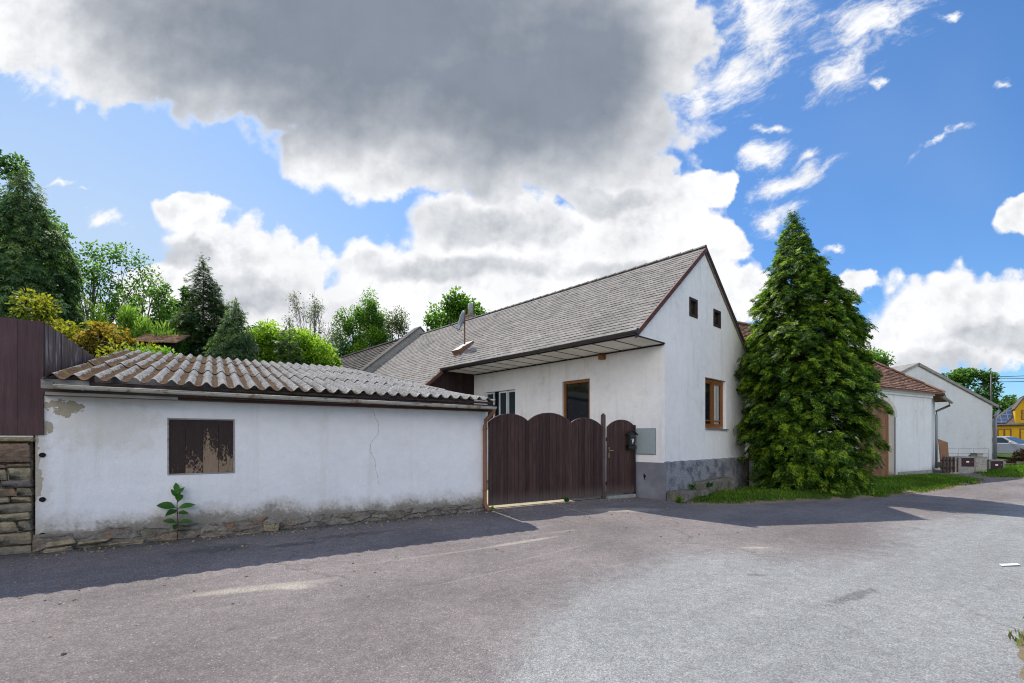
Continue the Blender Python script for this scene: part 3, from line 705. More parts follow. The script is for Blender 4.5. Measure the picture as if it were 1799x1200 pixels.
grass(VC2, zC, 9000, .075, 'grass', ragged=.25, mt=L_dry); grass(VC2, zC, 6000, .07, 'grass', ragged=.3)

# ------------------------------------------------------------------ helpers for buildings
def tiles(mb, o, u, v, n, W, H, tw, th, thick=.012, lift=.014, keep=None, half=True, jit=.004, mi=0):
    """overlapping tiles laid in courses: o eave corner, u along eave, v up-slope, n outward"""
    o, u, v, n = Vector(o), Vector(u), Vector(v), Vector(n)
    rows = int(math.ceil(H / th)); cols = int(math.ceil(W / tw)) + 1
    for r in range(rows):
        for c in range(cols):
            x0 = c * tw - (tw / 2 if (r % 2 and half) else 0) + random.uniform(-jit, jit); x1 = x0 + tw - .004
            x0, x1 = max(x0, 0), min(x1, W)
            if x1 - x0 < .02: continue
            y0 = r * th + random.uniform(-jit, jit); y1 = min(y0 + th * 1.12, H)
            if keep and not keep((x0 + x1) / 2, (y0 + y1) / 2): continue
            l0 = lift + thick + random.uniform(0, jit); l1 = thick * .5; s = random.uniform(-jit, jit) * .6
            P = lambda a, b, h: o + u * a + v * b + n * h
            mb.add([P(x0, y0, l0 + s), P(x1, y0, l0 - s), P(x1, y1, l1), P(x0, y1, l1), P(x0, y0, l0 - thick + s), P(x1, y0, l0 - thick - s), P(x1, y1, l1 - thick), P(x0, y1, l1 - thick)],
                   [(0, 1, 2, 3), (0, 4, 5, 1), (0, 3, 7, 4), (1, 5, 6, 2)], mi)

def window(parent, M, w, h, frame_m, glass_m, fw=.07, mull=(0.5,), sashes=True, name='window', curtain=False, rail=(), depth=.05):
    """window in its own plane: x along, z up, y into the wall; M places it"""
    f = MB()
    f.box(0, fw, 0, depth, 0, h, M=M); f.box(w - fw, w, 0, depth, 0, h, M=M)
    f.box(fw, w - fw, 0, depth, 0, fw, M=M); f.box(fw, w - fw, 0, depth, h - fw, h, M=M)
    for q in mull: f.box(w * q - fw * .6, w * q + fw * .6, -.006, depth - .006, fw, h - fw, M=M)
    for q in rail: f.box(fw, w - fw, .004, depth - .004, h * q - .02, h * q + .02, M=M)
    edges = [0] + list(mull) + [1]
    if sashes:
        for a, b in zip(edges[:-1], edges[1:]):
            x0 = w * a + (fw if a == 0 else fw * .6); x1 = w * b - (fw if b == 1 else fw * .6); t = fw * .7
            f.box(x0, x0 + t, .010, depth - .002, fw, h - fw, M=M); f.box(x1 - t, x1, .010, depth - .002, fw, h - fw, M=M)
            f.box(x0 + t, x1 - t, .010, depth - .002, fw, fw + t, M=M); f.box(x0 + t, x1 - t, .010, depth - .002, h - fw - t, h - fw, M=M)
    fr = f.build(name, frame_m, parent)
    g = MB(); g.add([M @ Vector(q) for q in ((fw * .5, depth * .7, fw * .5), (w - fw * .5, depth * .7, fw * .5), (w - fw * .5, depth * .7, h - fw * .5), (fw * .5, depth * .7, h - fw * .5))], [(0, 1, 2, 3)])
    g.build('pane', glass_m, fr)
    return fr
def plane_m(origin, xdir, inward):
    """matrix: x along xdir, y = inward, z up"""
    x = Vector(xdir); y = Vector(inward); z = Vector((0, 0, 1))
    return Matrix(((x.x, y.x, z.x, origin[0]), (x.y, y.y, z.y, origin[1]), (x.z, y.z, z.z, origin[2]), (0, 0, 0, 1)))

def bumpy_strip(mb, x0, x1, zb, ztop, y0, depth, step=.035, seed=0, mi=0, axis='x', y_back=.0):
    """irregular rubble face along x, protruding to -y"""
    nx = int((x1 - x0) / step) + 1; nz = int(max(ztop(x) for x in np.linspace(x0, x1, 40)) / step) + 4
    V = []; 
    for i in range(nx + 1):
        x = x0 + (x1 - x0) * i / nx; zt = ztop(x)
        for j in range(nz + 1):
            f = j / nz; z = zb + (zt - zb) * f
            p = Vector((x * 2.6 + seed, 0, z * 6.5))
            vd, vp = mn.voronoi(p)
            cell = mn.cell(vp[0] * 7.0) if False else mn.noise(vp[0] * 3.3)
            edge = min(1.0, (vd[1] - vd[0]) * 2.6); edge = edge * .55 + .45 * (.5 + .5 * mn.fractal(Vector((x * 5, seed + 3, z * 9)), 1.0, 2.0, 4))
            edge = max(0.0, min(1.0, edge))
            d = depth * (.25 + .75 * edge ** .6 * (.75 + .5 * cell)) + .014 * mn.fractal(Vector((x * 9, seed, z * 14)), 1.0, 2.0, 4)
            d *= (1 - f ** 5 * .95)
            q = (x, y0 - d, z)
            V.append(q if axis == 'x' else (y0 - d, x, z))
    F = []
    for i in range(nx):
        for j in range(nz):
            a = i * (nz + 1) + j; F.append((a, a + nz + 1, a + nz + 2, a + 1))
    mb.add(V, F, mi)

def boards(mb, x0, x1, y0, y1, ztop, zbot, w=.1, gap=.004, jit=.003, sub=3, M=None, **at):
    """vertical boards side by side; ztop(x) shapes their heads"""
    n = max(1, round((x1 - x0) / w)); w = (x1 - x0) / n
    for i in range(n):
        a, b = x0 + i * w + gap / 2, x0 + (i + 1) * w - gap / 2; dy = random.uniform(-jit, jit)
        xs = [a + (b - a) * k / sub for k in range(sub + 1)]
        fr = [(x, y0 + dy, zbot(x)) for x in xs] + [(x, y0 + dy, ztop(x)) for x in xs[::-1]]
        bk = [(x, y1 + dy, z) for x, _, z in fr]; m_ = len(fr)
        vs = [Vector(q) for q in fr + bk]
        if M is not None: vs = [M @ q for q in vs]
        mb.add(vs, [tuple(range(m_)), tuple(range(m_, 2 * m_))[::-1]] + [(k, m_ + k, m_ + (k + 1) % m_, (k + 1) % m_) for k in range(m_)], **at)

# ------------------------------------------------------------------ the low shed
shed = thing('shed', 'low white plastered shed under a mossy corrugated roof', 'shed', (*SH_O, 0), SH_A)
mb = MB()
hole = [(1.45, 1.05), (2.335, 1.05), (2.335, 1.93), (1.45, 1.93)]
mb.poly([(0, 0), (7.06, 0), (7.06, 2.27), (0, 2.27)], lambda a, b: (a, 0, b), (0, .10, 0), holes=[hole])
mb.add([(7.06, 0, 0), (7.06, 6, 0), (7.06, 6, 3.5), (7.06, 0, 2.27)], [(0, 1, 2, 3)])
mb.add([(0, 0, 0), (0, 6, 0), (0, 6, 3.65), (0, 0, 2.27)], [(0, 1, 2, 3)])
mb.add([(0, 6, 0), (7.06, 6, 0), (7.06, 6, 3.5), (0, 6, 3.65)], [(0, 1, 2, 3)])
cr = [(4.585, 2.17), (4.63, 2.02), (4.70, 1.89), (4.69, 1.72), (4.60, 1.6), (4.545, 1.50), (4.53, 1.38), (4.60, 1.26), (4.635, 1.16), (4.64, 1.02), (4.68, .9), (4.70, .72)]
pp = []
for (a, b), (c, d) in zip(cr[:-1], cr[1:]):
    for k in range(5): pp.append((a + (c - a) * k / 5 + random.uniform(-.007, .007), b + (d - b) * k / 5))
for (a, b), (c, d) in zip(pp[:-1], pp[1:]):
    w = random.uniform(.0013, .0034) * (1 if b > 1.1 else .6)
    mb.add([(a - w, -.002, b), (a + w, -.002, b), (c + w, -.002, d), (c - w, -.002, d)], [(0, 1, 2, 3)], 1)
mb.build('wall', [M_shed_wall, M_crack], shed)
mb = MB(); bumpy_strip(mb, -.02, 7.05, -.02, lambda x: .30 + .07 * mn.noise(Vector((x * 1.7, 2, 0))) + .03 * mn.noise(Vector((x * 6, 5, 0))) - .012 * x, .004, .085, step=.022, seed=3)
o = mb.build('stone_base', M_base, shed, True)
for (x, z, w, h, d) in ((.12, .14, .30, .07, .12), (.42, .12, .36, .05, .10), (.1, .04, .3, .07, .14), (1.9, .05, .28, .03, .16), (2.35, .03, .35, .03, .17), (2.75, .08, .22, .10, .14), (.8, .05, .4, .05, .12)):
    mb = MB(); mb.bbox(x, x + w, -d, 0.02, z, z + h, .014, jit=.02); mb.build('base_stone', M_stone, shed)
# shutter
f = MB()
x0, x1, z0, z1 = 1.45, 2.335, 1.05, 1.93; t = .022
f.box(x0, x0 + t, -.008, .05, z0, z1); f.box(x1 - t, x1, -.008, .05, z0, z1); f.box(x0 + t, x1 - t, -.008, .05, z0, z0 + t); f.box(x0 + t, x1 - t, -.008, .05, z1 - t, z1)
sh = f.build('shutter_frame', M_grey_wood, shed)
b = MB(); xs = [x0 + t, 1.675, 1.905, 2.11, x1 - t]
for i, pk in enumerate((.24, .40, .58, .47)):
    b.bbox(xs[i] + .002, xs[i + 1] - .002, .004 + .004 * (i % 2), .03, z0 + t, z1 - t, .003, peel=pk)
b.build('shutter', M_shutter, sh)
# eave timbers, gutter
for q in ((.10, 7.12, -.20, -.002, 2.20, 2.295), (.4, 7.08, -.34, -.2005, 2.235, 2.33)):
    mb = MB(); mb.box(*q); mb.build('eave_beam', M_brown_beam, shed)
for q in ((.14, .62, -.395, -.345, 2.27, 2.40), (.17, 1.6, -.34, -.28, 2.19, 2.234), (.621, 6.98, -.385, -.345, 2.345, 2.385)):
    mb = MB(); mb.bbox(*q, .004); mb.build('fascia_board', M_grey_wood if q[0] < .6 else M_brown_beam, shed)  # long board coloured dark to paint in shade below the sheet edge
gut = MB(); gy = -.455
segs = [(.30, 1.95), (1.95, 4.1), (4.1, 5.6), (5.6, 7.02)]
for i, (a, c) in enumerate(segs):
    za = 2.318 - .006 * a; zc = 2.318 - .006 * c; r = .050 + .0015 * (i % 2)
    gut.tube([(a - .02, gy, za), (c, gy, zc)], r, 12, arc=(PI, 2 * PI)); gut.tube([(a - .02, gy, za), (c, gy, zc)], r - .006, 12, arc=(PI, 2 * PI))
    gut.tube([(a - .02, gy - r, za), (c, gy - r, zc)], .008, 6)
for a in (.55, 1.95, 3.0, 4.1, 4.9, 5.6, 6.3):
    gut.tube([(a, gy, 2.318 - .006 * a), (a + .03, gy, 2.318 - .006 * a)], .056, 12, arc=(PI, 2 * PI))
gut.lathe([(0, 0), (.050, 0)], (.28, gy, 2.317), 'x', 12)
gut.build('gutter', M_zinc, shed, True)
dp = MB()
dp.tube([(6.99, gy, 2.27), (6.99, gy + .02, 2.20), (6.985, -.30, 2.10), (6.975, -.12, 2.02), (6.97, -.085, 1.9), (6.97, -.085, .24), (6.99, -.11, .15), (7.03, -.20, .07)], [.042, .042, .042, .042, .042, .042, .044, .048], 12)
for z in (1.8, .5): dp.tube([(6.97, -.085, z), (6.97, -.085, z + .03)], .05, 12)
dp.build('downpipe', M_rust, shed, True)
for z in (1.385, .775, .285):
    q = MB(); q.tube([(.07, -.010, z), (.07, .06, z + .004)], .034, 12, cap=False); q.tube([(.07, -.010, z), (.07, .06, z + .004)], .031, 12, cap=False)
    q.lathe([(0, 0), (.034, 0)], (.07, -.006, z), 'y', 12); q.build('weep_pipe', M_black, shed, True)
# corrugated roof: three rows of sheets
V = []; F = []; WV = []; pitch = .212; XA, XB = .155, 7.0
def roof_z(x, y):
    rear = 3.80 - .22 * sstep(5.0, 7.2, x)
    f = (y + .47) / 6.45
    return 2.405 + (rear - 2.405) * f + .02 * mn.noise(Vector((x * .6, y * .6, 0))) - .03 * math.sin(f * PI) * sstep(3, 7, x)
nx = int((XB - XA) / pitch * 10)
base = 0
for row, (ya, yb) in enumerate(((-.47, 1.75), (1.62, 3.95), (3.82, 6.0))):
    ny = 14
    for side in (0, 1):
        for j in range(ny + 1):
            y = ya + (yb - ya) * j / ny
            for i in range(nx + 1):
                x = XA + (XB - XA) * i / nx
                ph = 2 * PI * (x - XA) / pitch
                sheet = int((x - XA) / (pitch * 5)); yy = y + (.025 * mn.noise(Vector((sheet * 3.1, row * 5.0, 0))) + .012 * mn.noise(Vector((x * 2.5, row * 3, 1)))) * (1 if j == 0 else 0)
                z = roof_z(x, yy) + .037 * (.55 * math.sin(ph - PI / 2) + .45 * (2 * (.5 + .5 * math.sin(ph - PI / 2)) ** 2.2 - .6)) + .020 * (1 - j / ny) + .007 * mn.noise(Vector((sheet * 1.7, row * 2.2, .5))) - .008 * side
                V.append((x, yy, z)); WV.append(.5 + .5 * math.sin(ph - PI / 2))
        for j in range(ny):
            for i in range(nx):
                a = base + j * (nx + 1) + i; F.append((a, a + 1, a + nx + 2, a + nx + 1))
        base += (ny + 1) * (nx + 1)
    b0 = base - 2 * (ny + 1) * (nx + 1); b1 = base - (ny + 1) * (nx + 1)
    for i in range(nx): F.append((b0 + i, b0 + i + 1, b1 + i + 1, b1 + i))
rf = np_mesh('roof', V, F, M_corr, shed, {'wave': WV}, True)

# ------------------------------------------------------------------ stone wall and board fence beside the shed
t = thing('stone_wall', 'coursed rubble stone wall carrying the maroon board fence', 'wall', (*SH_O, 0), SH_A)
mb = MB(); mb.box(-2.6, -.04, .05, .6, 0, 1.56); mb.build('mortar_core', M_base, t)
mb = MB(); z = -.03
hs = [.21, .17, .15, .11, .14, .08, .12, .10, .16, .12]
while z < 1.26:
    h = hs.pop(0) if hs else .09; h = min(h, 1.28 - z); x = -2.6
    if h < .03: break
    while x < -.03:
        w = random.uniform(.22, .62); e = min(x + w, -.025)
        if -.025 - e < .09: e = -.025 - random.uniform(0, .02)
        mb.bbox(x + .004, e - .004, random.uniform(-.035, .015), .3, z + .004, z + h - .006, .013, jit=.012); x = e
        if e > -.06: break
    z += h
mb.bbox(-1.1, -.05, -.02, .4, 1.285, 1.55, .02, jit=.01); mb.bbox(-2.6, -1.11, -.01, .4, 1.285, 1.55, .02, jit=.01)
mb.bbox(-2.6, -.01, -.045, .5, 1.555, 1.622, .014, jit=.008)
mb.build('stone_course', M_stone, t, True)
t = thing('board_fence', 'tall maroon board fence turning its corner above the stone wall', 'fence', (*SH_O, 0), SH_A)
mb = MB(); boards(mb, -2.55, -.17, -.02, .012, lambda x: 3.22, lambda x: 1.66, .22, .006); boards(mb, -.17, .085, -.02, .012, lambda x: 3.215, lambda x: 1.66, .26, .003, sub=1)
mb.build('board_panel', M_fence, t)
mb = MB(); boards(mb, .015, 3.2, -.092, -.060, lambda x: 3.21 + .012 * math.sin(x * 9), lambda x: 1.66, .17, .006, M=Matrix.Rotation(PI / 2, 4, 'Z') )
p2 = mb.build('board_panel', M_fence_old, t); p2['label'] = 'weathered side boards with flaking paint'
mb = MB(); mb.box(-2.5, -.02, -.025, .03, 1.628, 1.650); mb.build('lit_gap_strip', M_ivory, t)  # cream strip paints in the light of the slit under the boards

# ------------------------------------------------------------------ gates (shed frame)
def arch(c, hw, peak, e0, e1):
    return lambda x: (e0 + (e1 - e0) * (x - c + hw) / (2 * hw)) + (peak - (e0 + e1) / 2) * max(0, 1 - ((x - c) / hw) ** 2) ** .8
A1 = arch(7.625, .535, 2.165, 1.95, 2.0); A2 = arch(8.79, .645, 2.22, 2.0, 1.985); A3 = arch(9.96, .525, 2.125, 1.985, 1.90); A4 = arch(11.15, .51, 2.125, 1.90, 1.95)
def gtop(x): return A1(x) if x < 8.16 else A2(x) if x < 9.435 else A3(x)
gate = thing('driveway_gate', 'wide dark brown double gate of vertical boards with scalloped top', 'gate', (*SH_O, 0), SH_A)
gb = lambda x: .145
for (a, c) in ((7.11, 8.772), (8.784, 10.47)):
    mb = MB(); boards(mb, a, c, 0, .026, gtop, gb, .098, .006, .004, sub=6)
    lf = mb.build('gate_leaf', M_gate, gate)
    [MB().box(a + .03, c - .03, .031, .065, zz, zz + .1).build('rail', M_gate, lf) for zz in (.35, 1.6)]
    c_ = MB()
    n = 48
    for k in range(n):
        xa, xb = a + (c - a) * k / n, a + (c - a) * (k + 1) / n
        c_.add([(xa, -.005, gtop(xa) + .001), (xb, -.005, gtop(xb) + .001), (xb, .03, gtop(xb) + .001), (xa, .03, gtop(xa) + .001), (xa, -.005, gtop(xa) + .016), (xb, -.005, gtop(xb) + .016), (xb, .03, gtop(xb) + .016), (xa, .03, gtop(xa) + .016)],
               [(0, 1, 5, 4), (4, 5, 6, 7), (3, 2, 6, 7), (0, 1, 2, 3)])
    c_.build('cap_strip', M_gate_post, lf)
post = MB(); post.bbox(10.485, 10.578, -.03, .07, .02, 2.235, .008); post.bbox(10.492, 10.571, -.022, .062, 2.235, 2.27, .02)
o = post.build('gate_post', M_gate_post); o.location = (*SH_O, 0); o.rotation_euler.z = SH_A
tag(o, 'slim brown timber post between the double gate and the small gate', 'post')
wick = thing('wicket_gate', 'narrow dark brown wicket gate with arched top and lever handle', 'gate', (*SH_O, 0), SH_A)
mb = MB(); boards(mb, 10.645, 11.645, 0, .026, A4, lambda x: .17, .091, .006, .004, sub=6); mb.build('board_panel', M_gate, wick)
for zz in (.4, 1.55): MB().box(10.66, 11.63, .031, .06, zz, zz + .1).build('rail', M_gate, wick)
mb = MB(); mb.bbox(11.65, 11.70, -.02, .05, .05, 1.99, .006); mb.build('hinge_post', M_dark_wood, wick)
mb = MB(); mb.bbox(10.70, 10.735, -.016, -.002, 1.12, 1.40, .004); mb.tube([(10.717, -.01, 1.31), (10.717, -.055, 1.31), (10.75, -.062, 1.308), (10.84, -.062, 1.30)], .011, 8); mb.lathe([(.012, 0), (.012, -.012), (0, -.012)], (10.717, -.016, 1.2), 'y', 8)
mb.build('handle', M_brass, wick, True)
mb = MB(); mb.bbox(10.64, 11.66, -.06, .12, .03, .125, .01)
o = mb.build('threshold_step', M_concrete); o.location = (*SH_O, 0); o.rotation_euler.z = SH_A; tag(o, 'low concrete step under the narrow wicket gate', 'step')
# mailbox
mbx = thing('mailbox', 'black house shaped mailbox hanging on the wicket gate', 'mailbox', l2w(SH_O, SH_A, 11.455, -.002, 1.34), SH_A)
mb = MB(); mb.poly([(-.115, .10), (.115, .10), (.125, .40), (0, .475), (-.125, .40)], lambda a, b: (a, -.13, b), (0, .126, 0)); mb.build('body', M_letter, mbx)
mb = MB()
for s in (-1, 1):
    mb.add([(0, -.165, .50), (s * .175, -.165, .395), (s * .175, 0, .395), (0, 0, .50), (0, -.165, .485), (s * .175, -.165, .38), (s * .175, 0, .38), (0, 0, .485)], [(0, 1, 2, 3), (4, 5, 6, 7), (0, 1, 5, 4), (1, 2, 6, 5)])
mb.build('roof', M_letter, mbx)
mb = MB(); mb.bbox(-.085, .085, -.142, -.131, .33, .37, .003); mb.bbox(-.07, .07, -.146, -.143, .345, .352, .001); mb.build('letter_flap', M_dark_metal, mbx)
mb = MB(); mb.tube([(-.15, -.075, .045), (.15, -.075, .045)], .062, 14, cap=False); mb.tube([(-.15, -.075, .045), (.15, -.075, .045)], .055, 14, cap=False); mb.box(-.1, .1, -.09, -.06, .095, .112); mb.build('newspaper_tube', M_letter, mbx, True)
mb = MB()
mb.poly([(-.03, .29), (-.045, .25), (-.02, .255), (-.028, .20), (-.008, .17), (-.012, .145), (.008, .145), (.006, .175), (.03, .20), (.03, .24), (.045, .262), (.03, .285), (.012, .25), (-.01, .25)], lambda a, b: (a, -.136, b), (0, .004, 0)); mb.build('emblem', M_frame_white, mbx)

# ------------------------------------------------------------------ the house
house = thing('gabled_house', 'white gabled farmhouse with grey tiled roof and wide eave', 'house', (*HO_O, 0), HO_A)
RX, RZ, SL = 2.25, 7.24, .825
rz_ = lambda x: RZ - SL * abs(x - RX)
GW = 5.36
W1 = [(2.36, 1.93), (3.84, 1.93), (3.84, 3.45), (2.36, 3.45)]
mb = MB()
aw = [[(1.36, 5.09), (1.85, 5.09), (1.85, 5.62), (1.36, 5.62)], [(2.91, 5.06), (3.42, 5.06), (3.42, 5.58), (2.91, 5.58)]]
gp = [(0, 0), (GW, 0), (GW, rz_(GW) - .10), (RX, RZ - .10), (-1.38, rz_(-1.38) - .08), (-1.38, 4.13), (0, 4.13)]
mb.poly(gp, lambda a, b: (a, 0, b), (0, .21, 0), holes=[W1] + aw)
DO = [(2.446, 1.55), (3.53, 1.55), (3.53, 3.435), (2.446, 3.435)]; WI = [(5.715, 2.0), (7.38, 2.0), (7.38, 3.37), (5.715, 3.37)]
mb.poly([(0, 0), (16, 0), (16, 4.13), (0, 4.13)], lambda a, b: (0, a, b), (.22, 0, 0), holes=[DO, WI])
mb.add([(GW, 0, 0), (GW, 16, 0), (GW, 16, rz_(GW) - .1), (GW, 0, rz_(GW) - .1)], [(0, 1, 2, 3)])
mb.box(-3.0, -.02, 8.12, 15.5, 0, 2.75)
mb.build('wall', M_house_wall, house)
# plinths
mb = MB(); mb.box(-.035, -.001, -.05, 1.30, -.05, .985); mb.build('plinth', M_plinth_s, house)
mb = MB()
nxp, nzp = 150, 34
V = []; F = []
for i in range(nxp + 1):
    for j in range(nzp + 1):
        x = -.036 + (GW + .05) * i / nxp; z = -.05 + 1.06 * j / nzp
        d = .045 + .010 * mn.fractal(Vector((x * 9, 1, z * 9)), .9, 2.0, 5) + .009 * mn.noise(Vector((x * 30, 4, z * 30)))
        if i == 0: d *= .2
        zz = z + (.02 * mn.noise(Vector((x * 4, 0, 0))) if j == nzp else 0)
        V.append((x, -max(.004, d) * (1 if j < nzp else .12), zz))
for i in range(nxp):
    for j in range(nzp):
        a = i * (nzp + 1) + j; F.append((a, a + nzp + 1, a + nzp + 2, a + 1))
mb.add(V, F); q = mb.build('plinth', M_plinth_r, house, True); q['label'] = 'rough-cast dark grey plinth of the gable end'
# roof
rf = MB()
sl = math.atan(SL); cs, sn = math.cos(sl), math.sin(sl)
XL = -3.25; H_ = (RX - XL) / cs
keep = lambda a, b: (a - .07 > 8.0) or (XL + b * cs > -1.47)
o0 = (XL, -.07, RZ - SL * (RX - XL))
tiles(rf, (XL, 15.6, o0[2]), (0, -1, 0), (cs, 0, sn), (-sn, 0, cs), 15.67, H_, .30, .172, .008, .008, keep=lambda a, b: (15.6 - a > 8.0) or (XL + b * cs > -1.48), jit=.006)
# decks under the tiles and the far slope
def slab(mb, pts, th): 
    n = (Vector(pts[1]) - Vector(pts[0])).cross(Vector(pts[2]) - Vector(pts[0])).normalized()
    if n.z < 0: n = -n
    k = len(pts); mb.add([Vector(p) - n * .004 for p in pts] + [Vector(p) - n * th for p in pts], [tuple(range(k)), tuple(range(k, 2 * k))] + [(i, (i + 1) % k, k + (i + 1) % k, k + i) for i in range(k)])
slab(rf, [(-1.47, -.06, rz_(-1.47)), (RX, -.06, RZ), (RX, 15.6, RZ), (-1.47, 15.6, rz_(-1.47))], .045)
slab(rf, [(XL, 8.0, rz_(XL)), (-1.47, 8.0, rz_(-1.47)), (-1.47, 15.6, rz_(-1.47)), (XL, 15.6, rz_(XL))], .045)
slab(rf, [(RX, -.06, RZ), (GW + .12, -.06, rz_(GW + .12)), (GW + .12, 15.6, rz_(GW + .12)), (RX, 15.6, RZ)], .05)
roof = rf.build('roof', M_slate, house)
mb = MB()
for k in range(40):
    y0 = -.08 + k * .392
    mb.tube([(RX, y0, RZ + .012), (RX, y0 + .41, RZ + .002)], [.070, .060], 8, arc=(0, PI))
mb.build('ridge_cap', M_slate, roof, True)
# verge boards on the gable
def rake(mb, xa, xb, y0, y1, up, h):
    za, zb = rz_(xa), rz_(xb)
    mb.add([(xa, y0, za + up), (xb, y0, zb + up), (xb, y0, zb + up - h), (xa, y0, za + up - h), (xa, y1, za + up), (xb, y1, zb + up), (xb, y1, zb + up - h), (xa, y1, za + up - h)],
           [(0, 1, 2, 3), (4, 5, 6, 7), (0, 1, 5, 4), (3, 2, 6, 7), (0, 3, 7, 4), (1, 2, 6, 5)])
mb = MB(); rake(mb, -1.50, RX + .0, -.105, -.062, .022, .15); mb.build('verge_board', M_red_board, house)
mb = MB(); rake(mb, RX + .002, GW + .14, -.10, -.062, .022, .12); q = mb.build('verge_board', M_frame_dark, house); q['label'] = 'dark verge board on the tree side'
# soffit with battens, fascia, gutter
mb = MB(); n = 12
for k in range(n):
    a, c = .0 + 8.0 * k / n, 8.0 * (k + 1) / n
    mb.box(-1.40, -.002, a + .018, c - .018, 4.115, 4.127)
    mb.box(-1.40, -.002, c - .017, c + .017, 4.106, 4.128, 1)
mb.box(-1.40, -.003, -.02, .017, 4.106, 4.129, 1); mb.box(-.045, -.002, .02, 7.98, 4.075, 4.1055, 1)
mb.build('soffit', [M_soffit, M_soffit_gap], house)
mb = MB(); mb.box(-1.45, -1.402, -.05, 8.0, 4.09, 4.20); mb.build('fascia_board', M_soffit_gap, house)
gx, gz = -1.535, 4.175
mb = MB(); mb.tube([(gx, -.16, gz), (gx, 8.02, gz)], .075, 12, arc=(PI, 2 * PI), up=(0, 0, 1)); mb.tube([(gx, -.16, gz), (gx, 8.02, gz)], .068, 12, arc=(PI, 2 * PI)); mb.tube([(gx - .074, -.16, gz), (gx - .074, 8.02, gz)], .010, 6); mb.lathe([(0, 0), (.075, 0)], (gx, -.16, gz), 'y', 14)
mb.build('gutter', M_dark_metal, house, True)
# extension verge + boarded side under the roof
mb = MB(); boards(mb, 0, 3.25, -.02, .02, lambda x: rz_(-x) - .06, lambda x: 2.0, .19, .006, M=Matrix.Translation((0, 8.06, 0)) @ Matrix.Rotation(PI, 4, 'Z') )
mb.build('side_boards', M_dark_wood, house)
mb = MB(); a, c = -1.50, XL - .03
mb.add([(a, 7.94, rz_(a) + .03), (c, 7.94, rz_(c) + .03), (c, 7.94, rz_(c) - .12), (a, 7.94, rz_(a) - .12), (a, 7.99, rz_(a) + .03), (c, 7.99, rz_(c) + .03), (c, 7.99, rz_(c) - .12), (a, 7.99, rz_(a) - .12)], [(0, 1, 2, 3), (4, 5, 6, 7), (0, 1, 5, 4), (3, 2, 6, 7)])
mb.build('verge_board', M_red_board, house)
mb = MB(); mb.bbox(-.16, -.002, 1.86, 2.02, 3.93, 4.06, .006); mb.build('beam_end', M_frame_brown, house)
# windows
win = window(house, plane_m((2.362, .10, 1.932), (1, 0, 0), (0, 1, 0)), 1.476, 1.516, M_frame_brown, M_glass, .085, (.5,), rail=(.16,) , depth=.06)
mb = MB(); 
for (xa, xb) in ((3.22, 3.60), (2.50, 2.62)):
    for k in range(8):
        u0, u1 = xa + (xb - xa) * k / 8, xa + (xb - xa) * (k + 1) / 8
        mb.add([(u0, .139 - .0 + .004 * (k % 2), 2.06), (u1, .139 + .004 * ((k + 1) % 2), 2.06), (u1, .139 + .004 * ((k + 1) % 2), 3.33), (u0, .139 + .004 * (k % 2), 3.33)], [(0, 1, 2, 3)])
mb.build('curtain', M_curtain, win)
mb = MB(); mb.bbox(2.34, 3.90, -.06, .10, 1.895, 1.928, .005); mb.build('window_sill', M_grey_metal, house)
for (xa, za), (xb, zb) in (((1.36, 5.09), (1.85, 5.62)), ((2.91, 5.06), (3.42, 5.58))):
    w = window(house, plane_m((xa - .004, -.015, za - .004), (1, 0, 0), (0, 1, 0)), xb - xa + .008, zb - za + .008, M_frame_dark, M_glass, .075, (), False, 'attic_window', depth=.09)
window(house, plane_m((.06, 3.528, 1.552), (0, -1, 0), (1, 0, 0)), 1.08, 1.88, M_frame_brown, M_glass, .085, (), False, depth=.07)
wv = MB(); wv.add([(.16, 5.70, 1.98), (.16, 7.40, 1.98), (.16, 7.40, 3.39), (.16, 5.70, 3.39)], [(0, 1, 2, 3)])
wv = wv.build('window_opening', M_glass, house)
for (ya, yb, x) in ((7.365, 6.90, .05), (6.66, 6.21, .07), (6.185, 5.73, .07)):
    w = window(wv, plane_m((x, ya, 2.02), (0, -1, 0), (1, 0, 0)), ya - yb, 1.33, M_frame_white, M_glass_b, .055, (), False, 'sash', depth=.045)
# meter cupboard on the facade
mb = MB(); mb.bbox(-.022, -.001, .245, .84, 1.19, 1.90, .004); mc = mb.build('meter_cupboard', M_grey_metal, house)
mb = MB(); mb.bbox(-.032, -.0225, .265, .82, 1.21, 1.88, .003); mb.build('cupboard_door', M_cabinet, mc)
mb = MB(); mb.lathe([(.0, -.038), (.018, -.038), (.02, -.032)], (0, .545, 1.56), 'x', 10); mb.build('lock', M_cabinet, mc)
# stain mark on the plinth
mb = MB(); mb.poly([(.52, .60), (.56, .66), (.60, .68), (.61, .60), (.58, .52), (.54, .48), (.555, .56)], lambda a, b: (-.0365, a, b)); mb.build('plinth_chip', M_black, house)
# chimney
mb = MB(); mb.box(2.55, 3.05, 11.6, 12.15, 6.2, 7.58); mb.box(2.52, 3.08, 11.57, 12.18, 7.581, 7.65); ch = mb.build('chimney', M_chim, house)
mb = MB(); mb.tube([(2.8, 11.87, 7.62), (2.8, 11.87, 8.25)], [.14, .13], 12); mb.build('chimney_pipe', M_concrete, ch, True)
